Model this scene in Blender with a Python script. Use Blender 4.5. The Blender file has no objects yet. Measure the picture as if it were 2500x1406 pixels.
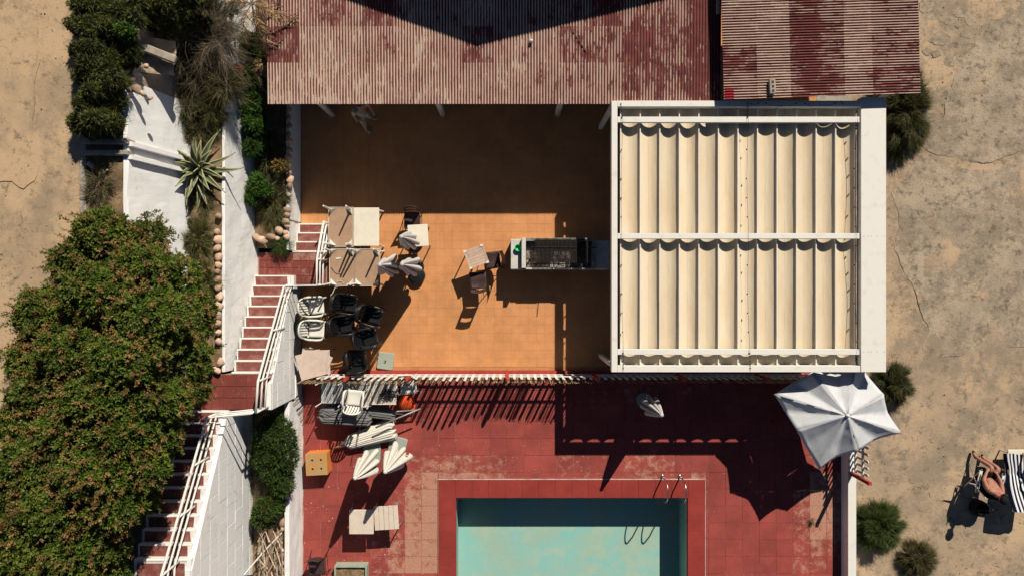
import bpy, bmesh, math, random
import numpy as np
from mathutils import Vector, Matrix, Euler, noise as mnoise
random.seed(7)
RNG = np.random.default_rng(11)
R = math.radians
SC = bpy.context.scene
COL = SC.collection

# ------------------------------------------------------------------ camera, sky, sun, exposure
HCAM, FPX = 20.0, 1662.0            # drone height and focal length in photograph pixels
def W(px, py, z=0.0):
    s = (HCAM - z) / FPX
    return Vector(((px - 1250) * s, (703 - py) * s, z))
cam_d = bpy.data.cameras.new('drone_camera')
cam_d.sensor_width = 36.0
cam_d.lens = 36.0 * FPX / 2500.0
cam_d.clip_start = 0.1
cam_d.clip_end = 600.0
cam = bpy.data.objects.new('drone_camera', cam_d)
cam.location = (0, 0, HCAM)
COL.objects.link(cam)
SC.camera = cam

SUN = Vector((0.53, 1.11, 1.0))     # towards the sun
elev = math.atan2(SUN.z, math.hypot(SUN.x, SUN.y))
azim = math.atan2(SUN.x, SUN.y)
world = bpy.data.worlds.new('World')
SC.world = world
world.use_nodes = True
wn = world.node_tree.nodes
wn.clear()
sky = wn.new('ShaderNodeTexSky')
sky.sky_type = 'NISHITA'
sky.sun_disc = False
sky.sun_elevation = elev
sky.sun_rotation = azim
sky.altitude = 1800.0
sky.air_density = 0.6
sky.dust_density = 0.3
bg = wn.new('ShaderNodeBackground')
bg.inputs['Strength'].default_value = 0.05
wo = wn.new('ShaderNodeOutputWorld')
world.node_tree.links.new(sky.outputs[0], bg.inputs['Color'])
world.node_tree.links.new(bg.outputs[0], wo.inputs['Surface'])
sun_d = bpy.data.lights.new('sun', 'SUN')
sun_d.energy = 5.0
sun_d.angle = R(0.5)
sun_d.color = (1.0, 0.92, 0.80)
sun = bpy.data.objects.new('sun', sun_d)
sun.rotation_euler = (-SUN).to_track_quat('-Z', 'Y').to_euler()
sun.location = (0, 0, 30)
COL.objects.link(sun)
SC.view_settings.view_transform = 'Standard'
SC.view_settings.look = 'None'
SC.view_settings.exposure = 0.06
SC.view_settings.gamma = 1.0
SC.view_settings.use_curve_mapping = False
SC.cycles.max_bounces = 6
SC.cycles.diffuse_bounces = 1

# ------------------------------------------------------------------ helpers
class MB:
    def __init__(s):
        s.v, s.f, s.m = [], [], []
    def add(s, vs, fs, m=0):
        b = len(s.v)
        s.v += [tuple(v) for v in vs]
        for f in fs:
            s.f.append(tuple(i + b for i in f)); s.m.append(m)
        return s
    def box(s, x0, x1, y0, y1, z0, z1, m=0, rz=0.0, mat=None):
        vs = [Vector((x, y, z)) for z in (z0, z1) for y in (y0, y1) for x in (x0, x1)]
        if rz:
            c = Vector(((x0 + x1) / 2, (y0 + y1) / 2, 0)); q = Matrix.Rotation(rz, 3, 'Z')
            vs = [q @ (v - c) + c for v in vs]
        if mat is not None: vs = [mat @ v for v in vs]
        return s.add(vs, [(0, 2, 3, 1), (4, 5, 7, 6), (0, 1, 5, 4), (2, 6, 7, 3), (0, 4, 6, 2), (1, 3, 7, 5)], m)
    def prism(s, poly, z0, z1, m=0):
        n = len(poly)
        a = sum(poly[i][0] * poly[(i + 1) % n][1] - poly[(i + 1) % n][0] * poly[i][1] for i in range(n))
        if a < 0: poly = poly[::-1]
        vs = [(p[0], p[1], z0) for p in poly] + [(p[0], p[1], z1) for p in poly]
        fs = [tuple(range(n))[::-1], tuple(range(n, 2 * n))] + [(i, (i + 1) % n, n + (i + 1) % n, n + i) for i in range(n)]
        return s.add(vs, fs, m)
    def tube(s, pts, r, n=6, m=0, cap=True):
        pts = [Vector(p) for p in pts]
        rs = r if isinstance(r, (list, tuple)) else [r] * len(pts)
        vs, fs = [], []
        up = Vector((0, 0, 1)); prev = None
        for i, p in enumerate(pts):
            t = (pts[min(i + 1, len(pts) - 1)] - pts[max(i - 1, 0)]).normalized()
            if prev is None:
                a = up if abs(t.z) < .95 else Vector((1, 0, 0))
                u = t.cross(a).normalized()
            else:
                u = (prev - t * prev.dot(t))
                u = u.normalized() if u.length > 1e-6 else t.orthogonal().normalized()
            prev = u; w = t.cross(u)
            for k in range(n):
                an = 2 * math.pi * k / n
                vs.append(p + (u * math.cos(an) + w * math.sin(an)) * rs[i])
        L = len(pts)
        for i in range(L - 1):
            for k in range(n):
                a = i * n + k; b = i * n + (k + 1) % n
                fs.append((a, b, b + n, a + n))
        if cap:
            fs.append(tuple(range(n))[::-1]); fs.append(tuple(range((L - 1) * n, L * n)))
        return s.add(vs, fs, m)
    def lathe(s, prof, n=16, c=(0, 0, 0), m=0):
        vs, fs = [], []
        for r, z in prof:
            for k in range(n):
                a = 2 * math.pi * k / n
                vs.append((c[0] + r * math.cos(a), c[1] + r * math.sin(a), c[2] + z))
        for i in range(len(prof) - 1):
            for k in range(n):
                a = i * n + k; b = i * n + (k + 1) % n
                fs.append((a, b, b + n, a + n))
        fs.append(tuple(range(n))[::-1]); fs.append(tuple(range((len(prof) - 1) * n, len(prof) * n)))
        return s.add(vs, fs, m)
    def grid(s, P, m=0, thick=0):
        ny, nx = len(P), len(P[0])
        vs = [p for row in P for p in row]
        fs = [(j * nx + i, j * nx + i + 1, (j + 1) * nx + i + 1, (j + 1) * nx + i) for j in range(ny - 1) for i in range(nx - 1)]
        return s.add(vs, fs, m)
    def build(s, name, mats, parent=None, world=True, smooth=False, loc=None, rz=0.0):
        me = bpy.data.meshes.new(name)
        vs = s.v
        o = None
        if parent is not None and world:
            l = parent.location
            vs = [(v[0] - l[0], v[1] - l[1], v[2] - l[2]) for v in vs]
        me.from_pydata(vs, [], s.f)
        if not isinstance(mats, (list, tuple)): mats = [mats]
        for mt in mats: me.materials.append(mt)
        if len(mats) > 1: me.polygons.foreach_set('material_index', s.m)
        if smooth: me.polygons.foreach_set('use_smooth', [True] * len(me.polygons))
        me.update()
        o = bpy.data.objects.new(name, me)
        COL.objects.link(o)
        if parent is not None: o.parent = parent
        if loc is not None: o.location = loc
        if rz: o.rotation_euler = (0, 0, rz)
        return o

def tag(o, label=None, cat=None, group=None, kind=None):
    if label: o['label'] = label
    if cat: o['category'] = cat
    if group: o['group'] = group
    if kind: o['kind'] = kind
    return o
def thing(name, label, cat, loc=(0, 0, 0), rz=0.0, group=None):
    o = bpy.data.objects.new(name, None)
    o.empty_display_size = .1
    COL.objects.link(o)
    o.location = loc
    o.rotation_euler = (0, 0, rz)
    return tag(o, label, cat, group)
def struct(o, label=None):
    return tag(o, label, None, None, 'structure')
def dup(o, loc=None, rz=None, label=None, parent=None, group=None):
    c = o.copy(); COL.objects.link(c)
    if parent is not None: c.parent = parent
    if loc is not None: c.location = loc
    if rz is not None: c.rotation_euler = (c.rotation_euler[0], c.rotation_euler[1], rz)
    if label: c['label'] = label
    if group: c['group'] = group
    for ch in list(o.children): dup(ch, parent=c)
    return c
def inst(src, name, parent, loc, rot=(0, 0, 0), scale=None, color=None):
    c = src.copy(); c.name = name; COL.objects.link(c)
    c.parent = parent; c.location = loc; c.rotation_euler = rot
    if scale: c.scale = scale
    if color: c.color = color
    return c
def local(root, x, y, z=0):
    return Vector((x - root.location.x, y - root.location.y, z - root.location.z))

def bevel(o, w=.006, seg=1):
    m = o.modifiers.new('bevel', 'BEVEL'); m.width = w; m.segments = seg; m.limit_method = 'ANGLE'
    return o

# ------------------------------------------------------------------ materials
def s2l(c):
    return tuple(((x / 255) / 12.92 if x <= 10 else ((x / 255 + .055) / 1.055) ** 2.4) for x in c)
class NT:
    def __init__(s, name):
        s.m = bpy.data.materials.new(name); s.m.use_nodes = True
        s.t = s.m.node_tree; s.n = s.t.nodes; s.l = s.t.links
        s.b = s.n['Principled BSDF']
    def add(s, t, **k):
        n = s.n.new(t)
        for a, v in k.items(): setattr(n, a, v)
        return n
    def link(s, a, b): s.l.new(a, b)
    def noise(s, co, scale, detail=5, rough=.6, dist=0):
        n = s.add('ShaderNodeTexNoise')
        n.inputs['Scale'].default_value = scale; n.inputs['Detail'].default_value = detail
        n.inputs['Roughness'].default_value = rough; n.inputs['Distortion'].default_value = dist
        s.link(co, n.inputs['Vector']); return n.outputs['Fac']
    def rng(s, v, lo, hi, a=0., b=1.):
        n = s.add('ShaderNodeMapRange'); n.interpolation_type = 'SMOOTHSTEP'
        for k, x in zip(('From Min', 'From Max', 'To Min', 'To Max'), (lo, hi, a, b)): n.inputs[k].default_value = x
        s.link(v, n.inputs['Value']); return n.outputs['Result']
    def math(s, op, a, b=None):
        n = s.add('ShaderNodeMath', operation=op)
        for i, x in enumerate((a, b)):
            if x is None: continue
            if isinstance(x, (int, float)): n.inputs[i].default_value = x
            else: s.link(x, n.inputs[i])
        return n.outputs[0]
    def mix(s, f, a, b, mode='MIX'):
        n = s.add('ShaderNodeMix', data_type='RGBA', blend_type=mode)
        for i, x in ((0, f), (6, a), (7, b)):
            if isinstance(x, (int, float)): n.inputs[i].default_value = x
            elif isinstance(x, tuple): n.inputs[i].default_value = (*x[:3], 1)
            else: s.link(x, n.inputs[i])
        return n.outputs[2]
    def co(s, kind='pos'):
        if kind == 'pos':
            return s.add('ShaderNodeNewGeometry').outputs['Position']
        return s.add('ShaderNodeTexCoord').outputs['Object']
    def stretch(s, co, sx, sy, sz):
        n = s.add('ShaderNodeMapping'); n.inputs['Scale'].default_value = (sx, sy, sz)
        s.link(co, n.inputs['Vector']); return n.outputs[0]
    def bump(s, h, strength=.3, dist=.01):
        n = s.add('ShaderNodeBump'); n.inputs['Strength'].default_value = strength; n.inputs['Distance'].default_value = dist
        s.link(h, n.inputs['Height']); s.link(n.outputs[0], s.b.inputs['Normal'])
    def done(s, colr, rough=.8, spec=.2, metal=0.):
        if isinstance(colr, tuple): s.b.inputs['Base Color'].default_value = (*colr[:3], 1)
        else: s.link(colr, s.b.inputs['Base Color'])
        s.b.inputs['Roughness'].default_value = rough
        s.b.inputs['Specular IOR Level'].default_value = spec
        s.b.inputs['Metallic'].default_value = metal
        return s.m
def basic(name, c1, c2=None, scale=6., lo=.4, hi=.65, grain=.12, gscale=90., rough=.8, spec=.2, metal=0., bump=.0, bscale=60., coord='pos', rnd=0., c3=None, s3=2., lo3=.55, hi3=.7):
    t = NT(name); co = t.co(coord)
    col = c1
    if c2 is not None:
        col = t.mix(t.rng(t.noise(co, scale), lo, hi), c1, c2)
    if c3 is not None:
        col = t.mix(t.rng(t.noise(co, s3, 8, .7), lo3, hi3), col, c3)
    if grain:
        g = t.rng(t.noise(co, gscale, 3, .7), .3, .7, 1 - grain, 1 + grain)
        col = t.mix(1.0, col, g, 'MULTIPLY')
    if rnd:
        oi = t.add('ShaderNodeObjectInfo').outputs['Random']
        col = t.mix(1.0, col, t.rng(oi, 0, 1, 1 - rnd, 1 + rnd), 'MULTIPLY')
    if bump: t.bump(t.noise(co, bscale, 5, .7), bump, .01)
    return t.done(col, rough, spec, metal)

WHITE_WALL = basic('whitewash', (.87, .86, .83), (.76, .74, .70), 3, .5, .8, .05, 60, .85, .2, bump=.35, bscale=18, c3=(.56, .50, .42), s3=1.6, lo3=.58, hi3=.76)
WHITE_PAINT = basic('white_paint', (.80, .77, .70), (.70, .66, .57), 4, .5, .8, .04, 80, .6, .3, bump=.08, bscale=40, c3=(.60, .52, .40), s3=2.6, lo3=.62, hi3=.80)
NOSING = basic('white_step_paint', (.80, .76, .70), (.62, .54, .46), 9, .55, .8, .08, 70, .8, bump=.2)
TREAD = basic('red_tread_paint', (.215, .065, .053), (.30, .135, .11), 5, .42, .66, .18, 55, .8, bump=.2, c3=(.36, .2, .15), s3=14, lo3=.66, hi3=.8)
SOIL = basic('dry_soil', (.27, .18, .10), (.17, .115, .065), 7, .4, .65, .3, 60, .95, bump=.9, bscale=30, c3=(.40, .29, .18), s3=20, lo3=.55, hi3=.7)
CONCRETE = basic('concrete', (.42, .37, .30), (.30, .26, .21), 6, .4, .7, .12, 80, .9, bump=.3)
STONE = basic('stone', (.55, .36, .24), (.46, .34, .25), 8, .4, .7, .2, 40, .9, bump=.6, bscale=25, rnd=.35, c3=(.5, .42, .34), s3=5)
BLACK_PLASTIC = basic('black_plastic', (.012, .012, .013), None, grain=.2, rough=.42, spec=.4)
BLACK_FABRIC = basic('black_fabric', (.008, .008, .010), None, grain=.3, rough=.9)
WHITE_PLASTIC = basic('white_plastic', (.78, .75, .66), (.70, .66, .56), 8, .5, .8, .04, rough=.5, spec=.35, coord='obj')
GREEN_PLASTIC = basic('green_plastic', (.012, .075, .04), None, grain=.15, rough=.45, spec=.4)
BROWN_SHELL = basic('brown_shell', (.050, .026, .024), (.065, .036, .032), 12, rough=.45, spec=.4, grain=.1)
DARK_METAL = basic('dark_metal', (.02, .018, .017), None, rough=.5, spec=.4, grain=.1)
STEEL = basic('steel', (.55, .53, .50), None, rough=.28, spec=.5, metal=1., grain=.05)
RUST_IRON = basic('rusty_iron', (.035, .030, .028), (.10, .07, .055), 20, .5, .75, .2, rough=.75, metal=.3)
GREY_METAL = basic('grey_metal', (.34, .33, .32), None, rough=.5, metal=.5)
CREAM_TOP = basic('cream_table_top', (.80, .74, .60), (.74, .67, .54), 5, .4, .7, .03, 120, .6, .3, coord='obj')
BOARD = basic('particle_board', (.44, .285, .185), (.38, .24, .155), 6, .4, .7, .10, 120, .85, coord='obj')
PINK_BOARD = basic('pale_board', (.62, .49, .41), (.55, .43, .36), 5, .4, .7, .08, 100, .8, coord='obj')
UMB_WHITE = basic('off_white_canvas', (.74, .70, .61), (.66, .62, .55), 6, .45, .75, .05, 120, .9, .1, bump=.15, bscale=60)
DARK_CANVAS = basic('dark_grey_canvas', (.20, .195, .19), (.15, .147, .145), 5, .4, .7, .1, 90, .9, .1, bump=.3, bscale=30)
UMB_GREY = basic('weathered_canvas', (.60, .57, .54), (.50, .48, .46), 6, .4, .7, .07, 110, .9, .1, bump=.25, bscale=40)
BASE_GREEN = basic('pale_green_plastic', (.36, .40, .33), (.33, .37, .31), 9, .4, .7, .06, rough=.6, spec=.3)
ORANGE_BALL = basic('orange_rubber', (.85, .10, .025), (.75, .08, .02), 8, .4, .7, .06, rough=.55, spec=.3)
ORANGE_PAINT = basic('orange_paint', (.78, .25, .05), (.68, .22, .05), 8, .4, .7, .08, rough=.6)
GREEN_BOWL = basic('green_bowl', (.01, .48, .16), None, rough=.35, spec=.5, grain=.03)
RED_POST = basic('red_post_paint', (.50, .065, .045), (.38, .05, .04), 10, .4, .7, .12, rough=.7)
DEAD_WOOD = basic('bleached_wood', (.58, .45, .32), (.44, .33, .23), 7, .4, .65, .2, 60, .9, coord='obj', rnd=.3)
BARK = basic('bark', (.16, .11, .08), (.09, .065, .05), 12, rough=.95, bump=.7, bscale=30)
WOOD_BROWN = basic('brown_plank', (.20, .125, .08), (.15, .09, .06), 10, rough=.9)
SKIN = basic('skin', (.37, .185, .125), (.36, .125, .09), 9, .4, .7, .06, rough=.55, spec=.3)
SKIN_PALE = basic('light_skin', (.50, .27, .19), (.44, .22, .155), 9, .4, .7, .06, rough=.55, spec=.3)
BLOND = basic('blond_hair', (.42, .29, .14), (.25, .16, .08), 30, rough=.7)
DARK_HAIR = basic('dark_hair', (.02, .015, .012), None, rough=.6)
BEIGE_CLOTH = basic('beige_cloth', (.52, .44, .33), (.42, .35, .26), 10, rough=.95)
SHOE_GREY = basic('pale_shoe', (.55, .52, .50), None, rough=.8)
RED_CLOTH = basic('red_cloth', (.45, .03, .035), None, rough=.9)
CLEAR_PLASTIC = basic('pale_bottle', (.5, .48, .45), None, rough=.25, spec=.5)
EYE = basic('eye', (.03, .02, .015), None, rough=.2, spec=.5, grain=0)

def tile_mat(name, c1, c2, worn, dark, nscale=1.0, wear_lo=.30, rough=.75, bmp=.25, vary=.06, soft=.13):
    """painted tile; object colour red channel drives how far the paint has worn through"""
    t = NT(name); co = t.co('pos')
    oi = t.add('ShaderNodeObjectInfo')
    sep = t.add('ShaderNodeSeparateColor'); t.link(oi.outputs['Color'], sep.inputs[0])
    base = t.mix(t.rng(t.noise(co, 1.3 * nscale, 4), .35, .7), c1, c2)
    base = t.mix(1.0, base, t.rng(oi.outputs['Random'], 0, 1, 1 - vary, 1 + vary), 'MULTIPLY')
    base = t.mix(t.math('MULTIPLY', t.rng(t.noise(co, 26, 6, .75), .5, .75), .55), base, dark)
    base = t.mix(1.0, base, t.rng(t.noise(co, .75, 9, .75), .30, .70, .78, 1.10), 'MULTIPLY')
    n = t.noise(co, 4.5 * nscale, 9, .72, .3)
    thr = t.math('SUBTRACT', 1.0, sep.outputs[0])
    w = t.rng(t.math('SUBTRACT', n, thr), -.10, soft)
    n2 = t.noise(co, 40, 4, .7)
    w = t.math('MULTIPLY', w, t.rng(n2, .30, .62, .22, .92))
    col = t.mix(w, base, worn)
    sp = t.rng(t.noise(co, 75, 3, .8), .3, .7, .84, 1.16)
    col = t.mix(1.0, col, sp, 'MULTIPLY')
    t.bump(t.noise(co, 60, 5, .7), bmp, .004)
    return t.done(col, rough, .2)
DECK_TILE = tile_mat('red_deck_paint', (.360, .070, .056), (.285, .058, .048), (.54, .32, .215), (.42, .155, .12))
RIM_TILE = tile_mat('red_pool_rim_paint', (.315, .045, .035), (.285, .040, .031), (.45, .25, .17), (.34, .06, .047))
GROUT = basic('pale_grout', (.52, .28, .20), (.29, .085, .062), 2.5, .35, .6, .2, 30, .9)
TERR_TILE = tile_mat('orange_floor_paint', (.69, .305, .118), (.63, .285, .118), (.47, .265, .140), (.57, .265, .12), .5, bmp=.1, vary=.035, soft=.14)
TERR_BASE = basic('orange_floor_joint', (.53, .25, .10), (.44, .20, .08), 3, .4, .7, .15, 30, .9)
# ------------------------------------------------------------------ ground, road, soil terraces
def fbm(x, y, s, seed=0, o=4):
    return mnoise.fractal(Vector((x * s, y * s, seed)), 1.0, 2.0, o)
def terrain(name, x0, x1, y0, y1, z, amp, mat, step=.12, sc=1.2, seed=0, edge=None, parent=None):
    nx = max(2, int((x1 - x0) / step)); ny = max(2, int((y1 - y0) / step))
    P = []
    for j in range(ny + 1):
        y = y0 + (y1 - y0) * j / ny; row = []
        for i in range(nx + 1):
            x = x0 + (x1 - x0) * i / nx
            zz = z(x, y) if callable(z) else z
            row.append((x, y, zz + amp * fbm(x, y, sc, seed)))
        P.append(row)
    return MB().grid(P).build(name, mat, parent, smooth=True)

t = NT('sandy_ground'); co = t.co()
c = t.mix(t.rng(t.noise(co, .45, 5, .6), .40, .62), (.54, .385, .245), (.41, .305, .205))
c = t.mix(t.rng(t.noise(co, .7, 10, .80), .45, .58, 0, .9), c, (.29, .23, .165))
c = t.mix(t.rng(t.noise(co, 2.3, 10, .82), .52, .62, 0, .85), c, (.20, .16, .115))
c = t.mix(t.rng(t.noise(co, 7.5, 8, .75), .58, .72, 0, .6), c, (.24, .185, .13))
c = t.mix(t.rng(t.noise(co, 13, 6, .7), .62, .75, 0, .6), c, (.60, .44, .28))
c = t.mix(1.0, c, t.rng(t.noise(co, 85, 3, .8), .3, .7, .82, 1.18), 'MULTIPLY')
t.bump(t.noise(co, 16, 10, .75), .55, .03)
SAND = t.done(c, .95, .1)
t = NT('rock_crust'); co = t.co()
c = t.mix(t.rng(t.noise(co, .8, 6, .65), .40, .62), (.50, .395, .28), (.41, .325, .235))
c = t.mix(t.rng(t.noise(co, .9, 10, .82), .44, .60, 0, .85), c, (.27, .215, .155))
c = t.mix(t.rng(t.noise(co, 3.0, 10, .82), .50, .62, 0, .85), c, (.155, .13, .10))
c = t.mix(t.rng(t.noise(co, 1.7, 8, .75), .56, .68, 0, .8), c, (.52, .375, .24))
c = t.mix(1.0, c, t.rng(t.noise(co, 60, 4, .8), .3, .7, .78, 1.2), 'MULTIPLY')
t.bump(t.noise(co, 14, 10, .78), .7, .04)
ROCK = t.done(c, .95, .1)
t = NT('worn_road'); co = t.co()
c = t.mix(t.rng(t.noise(co, .5, 5, .6), .42, .6), (.54, .38, .23), (.43, .31, .195))
c = t.mix(t.rng(t.noise(co, 1.0, 10, .80), .47, .62, 0, .8), c, (.33, .25, .165))
c = t.mix(t.rng(t.noise(co, 3.4, 10, .82), .52, .64, 0, .85), c, (.22, .165, .11))
v = t.add('ShaderNodeTexVoronoi', feature='DISTANCE_TO_EDGE'); v.inputs['Scale'].default_value = .9
wv = t.add('ShaderNodeVectorMath', operation='ADD')
nz = t.add('ShaderNodeTexNoise'); nz.inputs['Scale'].default_value = 2.2; nz.inputs['Detail'].default_value = 6
t.link(co, nz.inputs['Vector'])
t.link(co, wv.inputs[0]); t.link(nz.outputs['Color'], wv.inputs[1]); t.link(wv.outputs[0], v.inputs['Vector'])
crk = t.rng(v.outputs['Distance'], .0, .012, 1, 0)
c = t.mix(t.math('MULTIPLY', crk, t.rng(t.noise(co, 1.1, 3), .48, .6, 0, .7)), c, (.13, .09, .055))
c = t.mix(t.rng(t.noise(co, 22, 5, .7), .62, .75, 0, .5), c, (.22, .165, .11))
c = t.mix(1.0, c, t.rng(t.noise(co, 80, 3, .8), .3, .7, .84, 1.16), 'MULTIPLY')
t.bump(t.noise(co, 22, 9, .75), .4, .02)
ROAD = t.done(c, .95, .1)

# one ground sheet out to the horizon, open under the terrace and pool block
g = MB()
XI0, XI1, YI0, YI1, BIG = -7.4, 9.8, -14.2, 12.0, 300.0
GZ = -.03
for (a, b, c_, d) in ((-BIG, XI0, -BIG, BIG), (21., BIG, -BIG, BIG), (XI0, 21., YI1, BIG), (XI0, 21., -BIG, YI0)):
    g.add([(a, c_, GZ), (b, c_, GZ), (b, d, GZ), (a, d, GZ)], [(0, 1, 2, 3)])
nx, ny = 90, 200
P = [[(XI1 + (21. - XI1) * i / nx, YI0 + (YI1 - YI0) * j / ny,
       GZ + (0.022 * fbm(XI1 + (21. - XI1) * i / nx, YI0 + (YI1 - YI0) * j / ny, .9, 3, 6) if 0 < i < nx and 0 < j < ny else 0)) for i in range(nx + 1)] for j in range(ny + 1)]
g.grid(P)
struct(g.build('ground', SAND, smooth=True))

def crust(name, poly_px, z0, z1, mat, seed, step=.10, wob=.10):
    """a thin irregular crust of hard ground with its own broken edge"""
    P = [W(x, y, .02).xy for x, y in poly_px]
    pts = []
    for i in range(len(P)):
        a, b = P[i], P[(i + 1) % len(P)]
        n = max(1, int((b - a).length / step))
        nrm = Vector((-(b - a).y, (b - a).x)).normalized()
        for k in range(n):
            p = a.lerp(b, k / n)
            pts.append(p + nrm * wob * fbm(p.x, p.y, 1.6, seed, 5))
    m = MB().prism([(p.x, p.y) for p in pts], z0, z1)
    return struct(m.build(name, mat))
crust('rock_slab', [(2180, 470), (2196, 560), (2186, 612), (2222, 690), (2252, 745), (2266, 800), (2258, 850), (2300, 872), (2420, 850), (2560, 838), (2560, 412), (2500, 392), (2440, 410), (2340, 412), (2290, 398), (2250, 378), (2215, 420)], -.06, -.020, ROCK, 1.7)
crust('rock_slab', [(2262, 364), (2300, 378), (2345, 392), (2400, 396), (2450, 388), (2560, 352), (2560, -120), (2400, -120), (2430, -20), (2416, 70), (2350, 130), (2330, 200), (2310, 280)], -.06, -.021, ROCK, 4.1)
for k, (px, py, s) in enumerate([(2264, 16, 24), (2278, 40, 16), (2318, 46, 20), (2350, 26, 24), (2380, 42, 34), (2360, 84, 15), (2300, 88, 27), (2330, 112, 14), (2290, 128, 14), (2322, 150, 16), (2258, 60, 12), (2275, 98, 10), (2340, 62, 10), (2268, 128, 12), (2350, 140, 14), (2404, 190, 22), (2390, 180, 12), (2398, 172, 8), (2412, 204, 9), (2370, 210, 9)]):
    poly = [(px + s * (.7 + .5 * random.random()) * math.cos(a), py + .75 * s * (.7 + .5 * random.random()) * math.sin(a)) for a in [2 * math.pi * i / 9 for i in range(9)]]
    crust('rock_patch', poly, -.06, -.029 + .010 * random.random(), ROCK, k + 9., .05, .11)

# upper road on the west side, at the head of the stairs
ZR, ZC, ZB = 4.45, 2.36, .85
road = MB()
road.add([(-BIG, -BIG, ZR), (-14.5, -BIG, ZR), (-14.5, BIG, ZR), (-BIG, BIG, ZR)], [(0, 1, 2, 3)])
nx, ny = 50, 200
P = [[(-14.5 + (14.5 - 9.74) * i / nx, -14 + 26 * j / ny, ZR + .018 * (fbm(-14.5 + 4.7 * i / nx, -14 + 26 * j / ny, .8, 6, 6) if 0 < i else 0)) for i in range(nx + 1)] for j in range(ny + 1)]
road.grid(P)
struct(road.build('road', ROAD, smooth=True))
crust2 = MB()   # broken surface layer of the road with a ragged edge
def crust_at(name, poly_px, z, dz, mat, seed, wob=.08, step=.08):
    P = [W(x, y, z).xy for x, y in poly_px]; pts = []
    for i in range(len(P)):
        a, b = P[i], P[(i + 1) % len(P)]
        n = max(1, int((b - a).length / step)); nrm = Vector((-(b - a).y, (b - a).x)).normalized()
        for k in range(n):
            p = a.lerp(b, k / n); pts.append(p + nrm * wob * fbm(p.x, p.y, 2.2, seed, 5))
    return struct(MB().prism([(p.x, p.y) for p in pts], z - .06, z + dz).build(name, mat))
crust_at('road_surface_layer', [(-80, -80), (88, -80), (96, 120), (84, 260), (86, 330), (100, 404), (84, 440), (58, 462), (30, 448), (-80, 446)], ZR, .014, ROAD, 2.2)

# retaining-wall terraces of soil
def zc(x, y): return ZC + max(0, (y - 4.6)) * .22
terrain('soil_bank', -9.76, -8.88, -3.0, 11.5, ZR - .06, .10, SOIL, .09, 2.0, 1)
struct(bpy.data.objects['soil_bank'])
struct(terrain('soil_terrace', -8.60, -7.5, -2.12, 11.5, zc, .10, SOIL, .09, 2.0, 2))
struct(terrain('soil_bed', -7.3, -6.28, 1.12, 11.5, ZB - .04, .07, SOIL, .09, 2.2, 3))
struct(terrain('soil_bed', -7.36, -6.33, -12.0, -3.16, .80, .07, SOIL, .09, 2.2, 4))

# road kerb
k = thing('kerb', 'low concrete kerb along the edge of the dirt road', 'kerb', (-9.78, 3, ZR))
for i in range(16):
    y1 = 11.0 - i * .9
    bevel(MB().box(-9.86, -9.72, y1 - .885, y1, ZR - .35, ZR + .03).build('kerb_stone', CONCRETE, k), .012)

def plaster_wall(root, x0t, x1t, x0b, x1b, y0, y1, z0, z1, name='wall_face', mat=None, seed=0, amp=.018, ztop=None):
    """slightly battered, hand-plastered wall running along Y"""
    n = max(2, int((y1 - y0) / .12)); m = MB()
    rows = [(x0b, z0), (x0t, z1), (x1t, z1), ]
    K = 9
    P = []
    for j in range(n + 1):
        y = y0 + (y1 - y0) * j / n
        top = ztop(y) if ztop else z1
        row = [(x0b, y, z0), (x0t, y, top - .02 + .02 * fbm(y, 3, 1.5, seed))]
        zt = top + .02 * fbm(y, 1, 1.4, seed)
        row.append((x0t + .02, y, zt)); row.append((x1t - .015, y, zt))
        for q in range(K + 1):
            f = q / K
            row.append((x1t + (x1b - x1t) * f + amp * fbm(y, f * 2.5, 1.6, seed + 5), y, top - .015 - (top - .015 - z0) * f))
        P.append(row)
    m.grid(P)
    return m.build(name, mat or WHITE_WALL, root, smooth=False)

uw = thing('retaining_wall', 'tall whitewashed retaining wall beside the road bank', 'wall', (-8.8, 1.5, ZC))
plaster_wall(uw, -8.88, -8.76, -8.88, -8.25, -3.1, 4.75, ZC - .3, ZR + .02, seed=1)
plaster_wall(uw, -8.90, -8.74, -8.90, -8.30, 4.75, 11.4, ZC - .3, ZR - .15, 'rubble_face', basic('bare_render', (.50, .38, .27), (.60, .52, .43), 3, .45, .65, .2, 30, .95, bump=.9, bscale=18), seed=3, amp=.07)
for yy in (3.28, 2.98):     # two ribs where the drain comes over the wall
    MB().add([(-8.80, yy - .05, ZR + .03), (-8.66, yy - .05, ZR + .03), (-8.15, yy - .05, ZC - .2), (-8.80, yy - .05, ZC - .2), (-8.80, yy + .05, ZR + .03), (-8.66, yy + .05, ZR + .03), (-8.15, yy + .05, ZC - .2), (-8.80, yy + .05, ZC - .2)], [(0, 1, 2, 3), (7, 6, 5, 4), (0, 4, 5, 1), (1, 5, 6, 2)]).build('rib', WHITE_WALL, uw)
lw = thing('retaining_wall', 'lower whitewashed retaining wall between the agave bed and the stairs', 'wall', (-7.4, 2.5, ZB))
plaster_wall(lw, -7.50, -7.42, -7.50, -7.21, -2.16, 5.3, ZB - .3, ZC + .06, seed=7)
plaster_wall(lw, -7.47, -7.36, -7.47, -7.20, 5.3, 11.4, ZB - .3, ZC + .3, seed=8, amp=.05)
# exposed bricks in the crumbling north part of that wall
BRICK = basic('red_brick', (.26, .085, .06), (.32, .13, .09), 20, rough=.9, bump=.4, rnd=.25)
for i in range(7):
    p = W(577, 160 + i * 6.0, 2.5)
    bevel(MB().box(p.x - .12, p.x + .13, p.y - .022, p.y + .022, 2.36, 2.52).build('brick', BRICK, lw), .006)

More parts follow.
